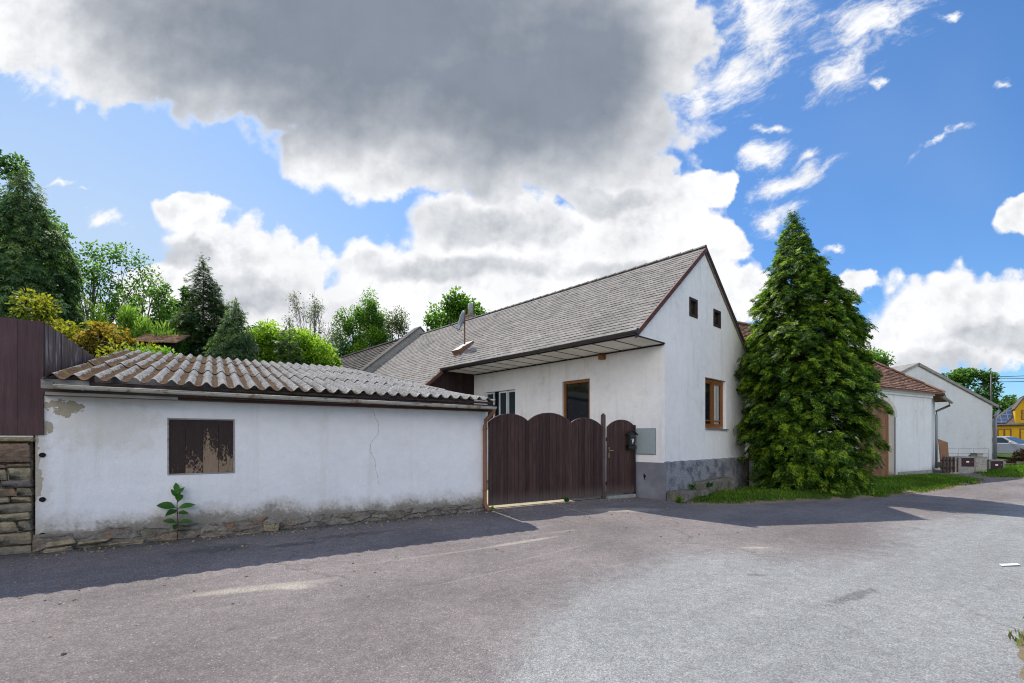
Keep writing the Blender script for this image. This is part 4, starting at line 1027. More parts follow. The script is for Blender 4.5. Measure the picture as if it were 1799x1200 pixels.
# roof hatch flashing at the aerial's foot
def on_roof(x, y, h=0): return (x - sn * h, y, rz_(x) + cs * h)
hx, hy = -.35, 8.2
mb = MB()
q = [on_roof(hx - .32, hy - .24, .02), on_roof(hx + .30, hy - .24, .02), on_roof(hx + .30, hy + .24, .02), on_roof(hx - .32, hy + .24, .02)]
q2 = [on_roof(hx - .32, hy - .24, .19), on_roof(hx + .30, hy - .24, .08), on_roof(hx + .30, hy + .24, .08), on_roof(hx - .32, hy + .24, .19)]
mb.add(q + q2, [(0, 1, 5, 4), (1, 2, 6, 5), (2, 3, 7, 6), (3, 0, 4, 7)], 1); mb.add([Vector(a) + Vector((0, 0, .008)) for a in q2], [(0, 1, 2, 3)], 0)
mb.build('roof_hatch', [M_grey_metal, M_rust], house)

dish = thing('satellite_dish', 'grey satellite dish on a rusty pole on the tiled roof', 'satellite dish', l2w(HO_O, HO_A, -.30, 8.25, rz_(-.30) + .16), 0)
mb = MB(); mb.tube([(0, 0, 0), (0, 0, 1.30)], .028, 10); mb.build('pole', M_rust, dish, True)
mb = MB(); prof = [(0.001, 0), (.10, .008), (.2, .03), (.3, .068), (.40, .12)]
mb.lathe([(r, -h) for r, h in prof] + [(r, -h + .012) for r, h in prof[::-1]], (0, 0, 0), 'x', 28)
d_ = mb.build('reflector', M_grey_metal, dish, True); d_.location = (-.06, -.02, .86); d_.rotation_euler = (0, R(14), R(20)); d_.scale = (1, .92, 1.05)
mb = MB(); mb.tube([(0, 0, .80), (-.06, -.02, .82)], .03, 8); mb.tube([(-.1, -.1, .5), (-.35, -.16, .58), (-.52, -.20, .72)], .012, 6); mb.tube([(-.5, -.19, .72), (-.58, -.22, .78)], .035, 8); mb.build('feed_arm', M_dark_metal, dish, True)

# stone kerb blocks by the gable
def kerb(label, pts, z0, z1, wid):
    (xa, ya), (xb, yb) = pts
    d = math.atan2(yb - ya, xb - xa); L = math.hypot(xb - xa, yb - ya)
    mb = MB(); n = 7
    for k in range(n):
        mb.bbox(L * k / n, L * (k + 1) / n + .001, 0, wid, -.1, z0 + (z1 - z0) * (k + .5) / n, .02, jit=.012)
    # one continuous body: outline with an uneven top
    mb = MB(); V = []; F = []; m_ = 26
    for i in range(m_ + 1):
        u = i / m_; zt = z0 + (z1 - z0) * u + .028 * mn.fractal(Vector((u * 7, z0 * 7, 0)), .9, 2.0, 3)
        w0 = .035 * mn.noise(Vector((u * 7, 3, z0)))
        for (yy, zz) in ((w0 + .0, -.1), (w0 - .012, zt * .45), (w0, zt - .03), (w0 + .03, zt), (wid - .03, zt - .005 + .01 * mn.noise(Vector((u * 12, 8, 0)))), (wid, zt - .03), (wid, -.1)):
            V.append((L * u, yy, zz))
    for i in range(m_):
        for j in range(6): a = i * 7 + j; F.append((a, a + 7, a + 8, a + 1))
    F += [tuple(range(7)), tuple(m_ * 7 + j for j in range(7))[::-1]]
    mb.add(V, F); o = mb.build('kerb_block', M_kerb); o.location = (xa, ya, 0); o.rotation_euler.z = d
    tag(o, label, 'kerb', 'rough kerb blocks below the gable')
kerb('weathered concrete kerb block at the house corner beside the asphalt', ((4.25, 11.70), (5.30, 12.58)), .27, .25, .40)
kerb('mossy concrete kerb block under the gable nearer the conifer', ((5.35, 12.95), (6.75, 14.15)), .40, .46, .40)
mb = MB(); mb.bbox(7.74, 8.62, 15.0, 15.3, 0, .95, .02); o = mb.build('concrete_pier', M_concrete); tag(o, 'pale concrete pier between the gable and the big conifer', 'pier')
mb = MB(); mb.tube([(7.60, 15.02, 0), (7.60, 15.02, 1.0)], .035, 8); o = mb.build('drain_pipe', M_black, None, True); tag(o, 'thin black pipe at the far corner of the gable plinth', 'pipe')

# ------------------------------------------------------------------ neighbouring houses
nb = thing('tiled_house', 'adjoining house with dark tiled roof and pale parapet behind the farmhouse', 'house', (*HO_O, 0), HO_A)
mb = MB(); mb.box(-2.6, 7, 16.2, 29, 0, 2.9); mb.poly([(-2.6, 2.9), (7, 2.9), (RX, 6.9)], lambda a, b: (a, 29, b)); mb.build('wall', M_house_wall, nb)
mb = MB(); N2 = 7.30; r2 = lambda x: N2 - SL * abs(x - RX)
tiles(mb, (-3.4, 29.2, r2(-3.4)), (0, -1, 0), (cs, 0, sn), (-sn, 0, cs), 13.0, (RX + 3.4) / cs, .33, .27, .018, .022, jit=.012)
slab(mb, [(-3.4, 16.2, r2(-3.4)), (RX, 16.2, N2), (RX, 29.2, N2), (-3.4, 29.2, r2(-3.4))], .05); slab(mb, [(RX, 16.2, N2), (7.4, 16.2, r2(7.4)), (7.4, 29.2, r2(7.4)), (RX, 29.2, N2)], .05)
ro = mb.build('roof', M_darktile, nb)
mb = MB()
for k in range(34): mb.tube([(RX, 16.2 + k * .38, N2 + .02), (RX, 16.6 + k * .38, N2 + .01)], [.11, .095], 8, arc=(0, PI))
mb.build('ridge_cap', M_darktile, ro, True)
mb = MB(); pr = [(-3.5, r2(-3.5) - .3), (RX, N2 - .3), (RX + 5, r2(RX + 5) - .3), (RX + 5, r2(RX + 5) + .36), (RX, N2 + .36), (-3.5, r2(-3.5) + .36)]
mb.poly(pr, lambda a, b: (a, 15.62, b), (0, .52, 0)); pw = mb.build('parapet', M_concrete, nb)
mb = MB()
for (xa, xb) in ((-3.5, RX), (RX, RX + 5)):
    za, zb = r2(xa) + .362, r2(xb) + .362
    mb.add([(xa, 15.56, za), (xb, 15.56, zb), (xb, 16.2, zb), (xa, 16.2, za), (xa, 15.56, za + .05), (xb, 15.56, zb + .05), (xb, 16.2, zb + .05), (xa, 16.2, za + .05)], [(0, 1, 2, 3), (4, 5, 6, 7), (0, 1, 5, 4), (3, 2, 6, 7)])
mb.build('coping', M_darktile, pw)
mb = MB(); a = Vector((-.4, 18.3, r2(-.4))); mb.add([a + Vector((-.35 * cs - .0, -.2, -.35 * sn + .10)), a + Vector((-.35 * cs, .2, -.35 * sn + .10)), a + Vector((.3 * cs, .2, .3 * sn + .05)), a + Vector((.3 * cs, -.2, .3 * sn + .05))], [(0, 1, 2, 3)]); mb.build('skylight', M_zinc, nb)

barn = thing('barn', 'old white barn with clay tiled hipped roof and arched plank gate', 'barn', (*BA_O, 0), BA_A)
mb = MB()
cx0, hw, sp, pk = -5.0, 1.51, 2.55, 3.30
ah = [(cx0 + hw, .02), (cx0 + hw, sp)] + [(cx0 + hw * math.cos(PI * k / 18), sp + (pk - sp) * math.sin(PI * k / 18)) for k in range(1, 18)] + [(cx0 - hw, sp), (cx0 - hw, .02)]
mb.poly([(-12.6, -.1), (0, -.1), (0, 3.72), (-12.6, 3.72)], lambda a, b: (a, 0, b), (0, .35, 0), holes=[ah[::-1]])
sd = Vector((.951, .31, 0))
dr = [(1.05, .1), (1.75, .1), (1.75, 2.75), (1.05, 2.75)]
mb.poly([(0, -.1), (4.6, -.1), (4.6, 3.72), (0, 3.72)], lambda a, b: tuple(sd * a + Vector((0, 0, b))), (-.1, .25, 0), holes=[dr])
mb.add([(-12.6, 0, 0), (-12.6, 7, 0), (-12.6, 7, 3.7), (-12.6, 0, 3.7)], [(0, 1, 2, 3)]); mb.add([(4.4, 1.4, 0), (3, 7, 0), (3, 7, 3.7), (4.4, 1.4, 3.7)], [(0, 1, 2, 3)])
mb.box(-12.6, .02, -.06, -.001, 3.50, 3.72); mb.box(-12.6, .04, -.12, -.0005, 3.60, 3.721)
mb.build('wall', M_barn_wall, barn)
for q in ((-3.2, .02), (-12.5, -6.8)): MB().box(*q, -.03, -.001, -.1, .2).build('plinth', M_concrete, barn)
mb = MB(); boards(mb, cx0 - hw - .05, cx0 + hw + .05, .22, .26, lambda x: sp + .02 + (pk - sp + .02) * math.sqrt(max(0, 1 - ((x - cx0) / (hw + .06)) ** 2)), lambda x: .05, .17, .008, M=None)
gt = mb.build('arched_gate', M_panel, barn)
mb = MB(); mb.box(cx0 + hw - .02, cx0 + hw + .07, -.012, -.002, .02, sp); mb.build('jamb_strip', M_grey_metal, barn)
mb = MB()
for k in range(12):
    a0, a1 = PI * k / 24, PI * (k + 1) / 24
    q = lambda a, e: (cx0 + (hw + e) * math.cos(a), -.014, sp + (pk - sp + e) * math.sin(a))
    mb.add([q(a0, .0), q(a0, .22), q(a1, .22), q(a1, .0)], [(0, 1, 2, 3)])
mb.build('arch_band', M_ivory, barn)
mb = MB(); mb.box(1.1, 1.7, .15, .2, .1, 2.7, M=Matrix.Rotation(math.atan2(.31, .951), 4, 'Z')); mb.build('door', M_grey_wood, barn)
# barn roof
mb = MB(); EZ = 3.70; RY, RZ2 = 3.3, 6.55; ev = (-.32, EZ)
sl2 = math.atan2(RZ2 - EZ, RY + .32); c2, s2 = math.cos(sl2), math.sin(sl2); HH = math.hypot(RZ2 - EZ, RY + .32)
hipx = -3.0
Lw = 13.2
tiles(mb, (-12.75, -.32, EZ), (1, 0, 0), (0, c2, s2), (0, -s2, c2), Lw, HH, .19, .165, .016, .02, keep=lambda a, b: -12.75 + a < .40 + (hipx - .40) * b / HH, jit=.012)
slab(mb, [(-12.75, -.32, EZ), (.40, -.32, EZ), (hipx, RY, RZ2), (-12.75, RY, RZ2)], .04)
hip2 = [(.40, -.32, EZ), (5.2, 1.15, EZ - .05), (hipx, RY, RZ2)]
slab(mb, hip2, .04); slab(mb, [(5.2, 1.15, EZ - .05), (3.5, 7, EZ), (hipx, RY, RZ2)], .04)
slab(mb, [(-12.75, 7, EZ), (3.5, 7, EZ), (hipx, RY, RZ2), (-12.75, RY, RZ2)], .04)
# courses on the hip face
A, B, Cc = Vector(hip2[0]), Vector(hip2[1]), Vector(hip2[2])
u = (B - A).normalized(); n_ = (B - A).cross(Cc - A).normalized(); n_ = n_ if n_.z > 0 else -n_; v = n_.cross(u); 
if v.z < 0: v = -v
Lh = (B - A).length; Ch = (Cc - A).dot(v); Cu = (Cc - A).dot(u)
tiles(mb, A + u * min(0, Cu), u, v, n_, Lh - min(0, Cu), Ch, .19, .165, .016, .02, keep=lambda a, b: (a + min(0, Cu)) > Cu * b / Ch and (a + min(0, Cu)) < Lh + (Cu - Lh) * b / Ch, jit=.012)
br = mb.build('roof', M_claytile, barn)
mb = MB()
for k in range(13):
    f0, f1 = k / 13, (k + 1.1) / 13; a, b_ = Vector(hip2[0]), Vector(hip2[2]); mb.tube([a.lerp(b_, f0) + Vector((0, 0, .03)), a.lerp(b_, f1) + Vector((0, 0, .02))], [.10, .085], 7, arc=(0, PI))
for k in range(26): mb.tube([(hipx - k * .38, RY, RZ2 + .03), (hipx - (k + 1.07) * .38, RY, RZ2 + .02)], [.10, .085], 7, arc=(0, PI))
mb.build('ridge_cap', M_claytile, br, True)
mb = MB()
pa, pb = Vector((.55, -.15, EZ - .05)), Vector((5.3, 1.05, EZ - .12))
e = u.cross(Vector((0, 0, 1))) * .04
mb.tube([pa + e, pb + e], .075, 12, arc=(PI, 2 * PI)); mb.tube([pa + e, pb + e], .068, 12, arc=(PI, 2 * PI)); mb.build('gutter', M_zinc, barn, True)
mb = MB(); b0 = pb + e - (pb - pa) * .25; w0 = sd * 3.5 + Vector((.06, -.10, 0))
mb.tube([b0 + Vector((0, 0, -.05)), b0 + Vector((0, 0, -.25)), Vector((w0.x, w0.y, 3.05)), Vector((w0.x, w0.y, 2.85)), Vector((w0.x, w0.y, .1))], .055, 10); mb.build('downpipe', M_grey_metal, barn, True)

wh = thing('white_house', 'whitewashed windowless gable wall of a low house beyond the barn', 'house', (30.95, 30.0, 0), R(6))
mb = MB(); AX = -5.35; AZ = 6.35; EZ3 = 3.85
mb.poly([(-9.5, 0), (0, 0), (0, EZ3), (AX, AZ), (-9.5, AZ - (AZ - EZ3) / 5.35 * 4.15)], lambda a, b: (a, 0, b))
mb.add([(0, 0, 0), (0, 9, 0), (0, 9, EZ3), (0, 0, EZ3)], [(0, 1, 2, 3)]); mb.add([(-9.5, 0, 0), (-9.5, 9, 0), (-9.5, 9, 4.4), (-9.5, 0, 4.4)], [(0, 1, 2, 3)])
mb.build('wall', M_white_wall, wh)
mb = MB(); k = (AZ - EZ3) / 5.35
slab(mb, [(.35, -.12, EZ3 - .35 * k + .10), (AX, -.12, AZ + .10), (AX, 9, AZ + .10), (.35, 9, EZ3 - .35 * k + .10)], .16); slab(mb, [(AX, -.12, AZ + .10), (-9.9, -.12, AZ - 4.55 * k + .10), (-9.9, 9, AZ - 4.55 * k + .10), (AX, 9, AZ + .10)], .16)
mb.build('roof', M_grey_wood, wh)
mb = MB(); mb.box(-7.3, -6.9, 1.6, 2.0, 5.2, 6.35); mb.build('chimney', M_chim, wh)
mb = MB(); mb.tube([(.45, -.14, EZ3 - .13), (.45, 9, EZ3 - .13)], .075, 10, arc=(PI, 2 * PI)); mb.lathe([(0, 0), (.075, 0)], (.45, -.14, EZ3 - .13), 'y', 12); mb.build('gutter', M_zinc, wh, True)
mb = MB(); mb.tube([(.45, -.02, EZ3 - .18), (.42, -.05, EZ3 - .4), (.10, -.08, EZ3 - .75), (.08, -.08, EZ3 - 1.0), (.08, -.08, .1)], .10, 10); mb.build('downpipe', M_grey_metal, wh, True)

# yellow house
yh = thing('yellow_house', 'bright yellow house with solar panels and a gabled dormer', 'house', (49.75, 48, .6), R(-42))
mb = MB(); mb.box(0, 12, 0, 8, 0, 2.55); mb.poly([(1.45, 2.552), (2.75, 2.552), (2.75, 4.15), (2.1, 5.3), (1.45, 4.15)], lambda a, b: (a, -.1, b), (0, 3.4, 0)); mb.build('wall', M_yellow_wall, yh)
mb = MB(); slab(mb, [(-.4, -.4, 2.5), (12.4, -.4, 2.5), (9, 4, 5.0), (1.9, 4, 5.0)], .12); slab(mb, [(-.4, -.4, 2.5), (-.4, 8.4, 2.5), (1.9, 4, 5.0)], .12)
slab(mb, [(1.34, -.35, 4.06), (2.1, -.35, 5.42), (2.1, 3.6, 5.42), (1.34, 3.6, 4.06)], .10); slab(mb, [(2.86, -.35, 4.06), (2.1, -.35, 5.42), (2.1, 3.6, 5.42), (2.86, 3.6, 4.06)], .10)
mb.build('roof', M_darktile, yh)
pp_ = lambda a, t_: (a, -.4 + 4.4 * t_, 2.5 + 2.5 * t_ + .07)
mb = MB(); mb.add([pp_(-.25, .04), pp_(.75, .04), pp_(1.38, .32), pp_(1.40, .74)], [(0, 1, 2, 3)]); mb.build('solar_panel', M_solar, yh)
for (xa, za, w_, h_, y_) in ((1.85, 2.95, .5, 1.0, -.13), (.2, .9, 1.0, 1.2, -.03), (1.75, .3, .8, 1.8, -.03), (5, .9, 1.3, 1.3, -.03)):
    window(yh, plane_m((xa, y_, za), (1, 0, 0), (0, 1, 0)), w_, h_, M_frame_brown, M_glass, .1, (.5,), False)

# ------------------------------------------------------------------ verge furniture beyond the barn
t = thing('picket_fence', 'short mossy brown picket fence between barn corner and brick pillars', 'fence', (20.05, 21.75, 0), R(8))
mb = MB()
for k in range(6):
    x = .06 + k * .195
    mb.bbox(x, x + .085, -.02, .015, .06, .72, .006); mb.bbox(x + .008, x + .077, -.018, .013, .72, .80, .018)
mb.box(0, 1.15, .016, .05, .22, .29); mb.box(0, 1.15, .016, .05, .58, .65); mb.build('picket_panel', M_brown_beam, t)
def brick_pillar(label, loc, rot, w, d, h):
    t = thing('brick_pillar', label, 'pillar', loc, rot, 'sand brick pillars beside the meter cabinets')
    mb = MB(); mb.box(0, w, 0, d, 0, h); mb.build('brickwork', M_brick, t)
    mb = MB(); mb.bbox(-.02, w + .02, -.02, d + .02, h + .001, h + .05, .01); mb.build('cap', M_concrete, t)
def cabinet(label, loc, rot, w, h, hb):
    t = thing('meter_cabinet', label, 'utility cabinet', loc, rot, 'meter cabinets along the verge')
    mb = MB(); mb.box(0, .05, 0, .32, 0, h); mb.box(w - .05, w, 0, .32, 0, h); mb.box(.05, w - .05, .02, .32, 0, hb); mb.box(.05, w - .05, .06, .32, hb, h - .05); mb.box(0, w, 0, .32, h - .05 + .001, h + .02); mb.build('housing', M_concrete, t)
    mb = MB(); mb.bbox(.055, w - .055, .015, .055, hb + .01, h - .055, .005); dq = mb.build('door', M_maroon, t)
    mb = MB(); mb.box(w / 2 - .06, w / 2 + .06, .008, .0145, (h + hb) / 2 - .035, (h + hb) / 2 + .035); mb.build('plate', M_paper, dq)
    mb = MB(); mb.lathe([(.0, 0), (.015, 0), (.015, .02)], (w - .13, .0, (h + hb) / 2), 'y', 8); mb.build('lock', M_zinc, dq)
pr_ = R(-6)
pO = Vector((20.62, 21.9, -.02)); px_ = Vector((math.cos(pr_), math.sin(pr_), 0))
brick_pillar('sand brick pillar next to the picket fence', pO, pr_, .40, .38, .76)
cabinet('maroon meter cabinet set between two sand brick pillars', pO + px_ * .42, pr_, .66, .80, .34)
brick_pillar('sand brick pillar on the road side of the maroon cabinet', pO + px_ * 1.10, pr_, .46, .38, .76)
brick_pillar('narrow sand brick pillar behind the cabinet by the white house', pO + px_ * 1.75 + Vector((.25, .9, 0)), pr_, .24, .4, .90)
brick_pillar('small sand brick pillar against the second cabinet', pO + px_ * 2.05 + Vector((.45, 1.6, 0)), pr_, .28, .3, .8)
cabinet('maroon meter cabinet standing alone on the grass', pO + px_ * 2.6 + Vector((.4, 1.4, .02)), pr_, .68, .58, .10)
t = thing('leaning_board', 'brown wooden board leaning against the barn side wall', 'board', (21.30, 22.9, 0), R(4))
mb = MB(); mb.add([(-.08, .1, .1), (.36, .1, .1), (.52, .35, 1.45), (.02, .35, 1.62), (-.08, .13, .1), (.36, .13, .1), (.52, .38, 1.45), (.02, .38, 1.62)], [(0, 1, 2, 3), (4, 5, 6, 7), (0, 1, 5, 4), (1, 2, 6, 5), (2, 3, 7, 6), (3, 0, 4, 7)]); mb.build('sheet', M_panel, t)
t = thing('wire_fence', 'thin metal rail fence standing before the white gable', 'fence', (22.3, 25.0, 0), R(2))
mb = MB()
for k in range(5): MB().tube([(k * .85, 0, 0), (k * .85, 0, 1.12)], .02, 6).build('post', M_grey_metal, t, True)
for z in (1.1, .85, .6): MB().tube([(0, 0, z), (3.4, 0, z)], .010, 5).build('rail', M_grey_metal, t, True)
mb = MB()
for k in range(40):
    x = 27.2 + k * .32 + random.uniform(-.05, .05)
    mb.bbox(x, x + random.uniform(.25, .4), 26.8 + .1 * k * .3 + random.uniform(-.1, .1), 27.2 + .1 * k * .3, -.05, random.uniform(.18, .34), .03, jit=.03)
o = mb.build('low_stone_wall', M_stone, None, True); tag(o, 'low rubble wall along the grass below the red shrub', 'wall')

# utility pole and cables
t = thing('utility_pole', 'slim grey utility pole rising behind the white gable', 'utility pole', (35.0, 34, 0), 0)
mb = MB(); mb.tube([(0, 0, 0), (0, 0, 6.35)], [.065, .045], 10); mb.build('pole', M_dark_metal, t, True)
for q in ((.2, 6.1), (.5, 5.75)): MB().tube([(0, -.1, q[1]), (q[0], -.2, q[1]), (q[0], -.2, q[1] + .12)], [.03, .03, .04], 6).build('insulator', M_grey_metal, t, True)
MB().tube([(0, 0, 6.35), (0, 0, 6.6)], .02, 6).build('pole_tip', M_grey_metal, t, True)
for i, (za, zb, l, ex) in enumerate(((6.15, 7.0, 'upper power cable running from the utility pole', 0), (6.05, 6.2, 'middle power cable running from the utility pole', 2), (5.78, 6.35, 'lower power cable running from the utility pole', 4))):
    mb = MB(); a, b_ = Vector((35.1 + .15 * i, 33.85, za)), Vector((52 + ex, 30, zb)); q = []
    for k in range(13): f = k / 12; q.append(a.lerp(b_, f) - Vector((0, 0, 1.6 * f * (1 - f) * .5)))
    mb.tube(q, .022, 5); o = mb.build('power_cable', M_cord, None, True); tag(o, l, 'cable', 'power cables from the utility pole')

# silver estate car with raised tailgate
car = thing('parked_car', 'silver estate car parked with its tailgate raised by the yellow house', 'car', (33.9, 31.8, .36), R(-70))
# local: +x is the nose, y to its sides
W2 = .86
side = [(-2.2, .35), (-2.25, .75), (-2.2, .95), (-2.05, 1.0), (.55, .98), (1.0, .93), (1.9, .82), (2.15, .66), (2.2, .42), (2.1, .28), (-2.1, .28)]
mb = MB()
secs = [(-1, .93), (-.94, 1.0), (.94, 1.0), (1, .93)]
V = []; k = len(side)
for s, sc in secs: V += [(x * (1 - (1 - sc) * .4), s * W2, .62 + (z - .62) * sc) for x, z in side]
F = [tuple(range(k)), tuple(range(3 * k, 4 * k))[::-1]]
for j in range(3):
    for i in range(k): F.append((j * k + i, j * k + (i + 1) % k, (j + 1) * k + (i + 1) % k, (j + 1) * k + i))
mb.add(V, F)
cab = [(-2.02, .99), (-1.95, 1.38), (-1.7, 1.44), (-.3, 1.46), (.05, 1.40), (.85, .965)]
V = []; k = len(cab)
for s in (-1, 1): V += [(x, s * (W2 - .05 - (z - .97) * .36), z) for x, z in cab]
mb.add(V, [tuple(range(k)), tuple(range(k, 2 * k))[::-1]] + [(i, i + 1, k + i + 1, k + i) for i in range(k - 1)])
body = mb.build('body', M_silver, car)
mb = MB(); mb.add([(.10, -.60, 1.39), (.10, .60, 1.39), (.80, .72, 1.005), (.80, -.72, 1.005)], [(0, 1, 2, 3)]); 
for q in mb.v[:]: pass
wsn = Vector((.5, 0, .87)) * .012; mb.v = [tuple(Vector(q) + wsn) for q in mb.v]; mb.build('windscreen', M_glass_b, car)
for s in (-1, 1):
    for (xa, xb, xc, xd) in ((-.32, .52, -.02, -.32), (-1.15, -.40, -.40, -1.15), (-1.9, -1.22, -1.22, -1.8)):
        yy = lambda z: s * (W2 - .05 - (z - .97) * .36 + .012)
        mb = MB(); mb.add([(xa, yy(1.02), 1.02), (xb, yy(1.02), 1.02), (xc, yy(1.37), 1.37), (xd, yy(1.37), 1.37)], [(0, 1, 2, 3)]); mb.build('side_window', M_glass_b, car)
    for x in (-1.3, 1.38):
        mb = MB(); mb.lathe([(0, -.09), (.29, -.09), (.315, -.06), (.315, .06), (.29, .09), (0, .09)], (x, s * (W2 - .06), .315), 'y', 20); wl = mb.build('wheel', M_tyre, car, True)
        mb = MB(); mb.lathe([(0, s * .10), (.12, s * .105), (.19, s * .093)], (x, s * (W2 - .06), .315), 'y', 14); mb.build('rim', M_silver, wl, True)
    mb = MB(); mb.bbox(1.93, 2.17, s * .62 - .17, s * .62 + .17, .60, .74, .03); mb.build('headlight', M_glass_b, car)
    mb = MB(); mb.bbox(.42, .56, s * .92 - .09, s * .92 + .09, .98, 1.10, .03); mb.build('wing_mirror', M_silver, car)
mb = MB(); mb.bbox(2.10, 2.19, -.4, .4, .52, .62, .01); mb.build('grille', M_black, car)
mb = MB(); TG = Matrix.Translation((-1.9, 0, 1.44)) @ Matrix.Rotation(R(12), 4, 'Y')
mb.bbox(-1.05, 0, -.70, .70, -.03, .05, .02, M=TG); tg = mb.build('tailgate', M_silver, car)
mb = MB(); mb.add([TG @ Vector(q) for q in ((-.6, -.55, -.034), (-.1, -.55, -.034), (-.1, .55, -.034), (-.6, .55, -.034))], [(0, 1, 2, 3)]); mb.build('rear_window', M_glass_b, tg)

# small timber hut in the garden
hut = thing('garden_hut', 'small dark timber hut with rusty tiled roof in the garden', 'hut', (-12.6, 16.6, 2.0), R(12))
hut.scale = (.52, .8, 1.0); hut.location.x -= .05
mb = MB(); boards(mb, -1.1, 1.1, 0, .03, lambda x: 3.05, lambda x: 0, .16, .01); boards(mb, -1.1, 1.1, 1.6, 1.63, lambda x: 3.0, lambda x: 0, .16); mb.build('wall', M_dark_wood, hut)
mb = MB(); tiles(mb, (-1.4, -.35, 3.0), (1, 0, 0), (0, .94, .34), (0, -.34, .94), 2.8, 1.5, .2, .2, .02, .02); mb.build('roof', M_claytile, hut)

# ------------------------------------------------------------------ vegetation
# the great thuja by the gable
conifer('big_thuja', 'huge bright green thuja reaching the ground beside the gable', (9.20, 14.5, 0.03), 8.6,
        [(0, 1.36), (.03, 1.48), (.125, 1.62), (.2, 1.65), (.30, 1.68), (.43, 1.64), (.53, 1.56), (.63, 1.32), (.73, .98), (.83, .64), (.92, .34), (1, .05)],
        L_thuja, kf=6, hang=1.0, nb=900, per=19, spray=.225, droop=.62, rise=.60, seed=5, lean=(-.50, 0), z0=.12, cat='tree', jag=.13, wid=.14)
conifer('weeping_cypress', 'tall dark weeping cypress behind the maroon fence', (-17.0, 16.2, 1.2), 9.9, [(0, 2.3), (.3, 2.3), (.5, 2.0), (.7, 1.45), (.85, .95), (.95, .5), (1, .15)], L_cypress, nb=420, per=11, spray=.42, droop=.95, rise=.45, seed=6, cat='tree', jag=.2)
conifer('spruce_tree', 'pointed dark conifer behind the shed roof', (-12.6, 19.0, 1.5), 7.5, [(0, 1.3), (.3, 1.25), (.5, 1.05), (.7, .72), (.85, .42), (.95, .18), (1, .03)], L_spruce, nb=460, per=12, spray=.27, droop=.35, rise=.25, seed=7, cat='tree', jag=.28, wid=.14)
conifer('drooping_cypress', 'rounded grey-green cypress with drooping fans behind the shed roof', (-9.75, 16.4, 1.2), 5.3, [(0, .95), (.3, 1.0), (.55, .92), (.72, .75), (.88, .5), (1, .12)], L_droop, nb=240, per=11, spray=.32, droop=1.25, rise=.55, seed=8, cat='tree', jag=.2)
conifer('small_conifer', 'small dark conifer in front of the bright green hedge', (-8.7, 18.2, 1.3), 5.0, [(0, .66), (.3, .62), (.6, .48), (.85, .25), (1, .04)], L_spruce, nb=150, per=9, spray=.22, droop=.3, rise=.35, seed=9, cat='tree', jag=.2)

broadleaf('tall_tree', 'tall leafy tree behind the weeping cypress', (-24.9, 21.5, 1.2), 14.0, (3.3, 3.2, 5.6), L_deep, 110, 380, .17, 21, .25, .2)
broadleaf('gnarled_tree', 'loose green tree with bare gnarled limbs against the sky', (-18.4, 20.5, 1.4), 9.2, (2.1, 1.8, 3.4), L_green, 46, 190, .14, 22, .16, .22, .3)
broadleaf('gnarled_tree', 'thin open tree with crooked dark branches over the golden hedge', (-15.8, 19.6, 1.4), 7.5, (1.7, 1.2, 2.6), L_green, 44, 90, .13, 23, .11, .17, .35, extra_limbs=3, hollow=.6, lean=(.4, 0))
hedge('golden_hedge', 'golden yellow hedge glowing behind the shed and fence', (-14.4, 13.9, 1.0), (7.0, 1.6, 4.0), L_gold, 60000, .12, 31, lump=.18)
hedge('ochre_shrub', 'bronze tinted shrub at the shed end of the golden hedge', (-11.5, 13.5, .9), (1.8, 1.2, 3.7), L_ochre, 13000, .11, 32, cat='shrub', lump=.15)
hedge('yellow_shrub', 'bright yellow leafed shrub spilling over the shed roof corner', (-10.4, 12.3, .6), (1.9, .8, 3.3), L_gold, 9000, .09, 33, cat='shrub', lump=.15)
hedge('willow_shrub', 'tall feathery light green shrub before the pointed conifer', (-14.9, 18.0, 1.4), (4.6, 1.4, 4.5), L_mid, 34000, .12, 34, cat='shrub', upright=.9, narrow=.35)
hedge('vine', 'leafy green vine along the upper edge of the shed roof', (-9.8, 13.2, .9), (2.6, .8, 3.0), L_green, 11000, .12, 35, cat='vine', lump=.15)
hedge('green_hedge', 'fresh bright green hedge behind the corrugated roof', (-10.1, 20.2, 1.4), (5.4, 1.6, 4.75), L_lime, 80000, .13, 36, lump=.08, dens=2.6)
broadleaf('bare_tree', 'nearly leafless tree with a fan of thin grey branches', (-15.5, 36, 1.6), 11.5, (2.3, 1.9, 4.0), L_sparse, 110, 30, .13, 24, .12, .14, .28, bark=M_bark_pale, extra_limbs=3, hollow=.5)
broadleaf('ash_tree', 'round headed green tree beside the bare tree', (-13.1, 40, 1.6), 12.8, (2.2, 1.9, 4.8), L_green, 90, 330, .17, 25, .16, .24)
broadleaf('ash_tree', 'duller green tree partly behind the tiled roof', (-10.6, 41, 1.6), 11.9, (2.1, 1.9, 4.4), L_sparse, 60, 220, .16, 26, .15, .24)
broadleaf('lime_shrub', 'low yellow-green tree over the dark tiled roof', (-11.7, 39, 1.5), 9.6, (2.3, 1.6, 3.2), L_lime, 46, 200, .15, 27, .1, .26)
broadleaf('lime_shrub', 'dark rounded bush beyond the green hedge', (-14.6, 39, 1.5), 8.6, (2.3, 1.6, 3.0), L_deep, 40, 180, .15, 28, .1, .26)
broadleaf('walnut_tree', 'broad leafed tree rising behind the grey roof and chimney', (-3.9, 34, 1.0), 11.1, (2.35, 2.0, 3.8), L_green, 70, 130, .28, 29, .18, .2, hollow=.55)
broadleaf('garden_tree', 'small dark tree peeping past the pointed conifer', (-20.0, 27.5, 1.6), 9.0, (1.3, 1.2, 2.6), L_deep, 40, 180, .18, 30, .12, .24)
broadleaf('oak_tree', 'dense round tree showing above the barn roof', (34.6, 45, .4), 10.4, (2.9, 2.7, 3.8), L_green, 80, 190, .24, 41, .22, .22)
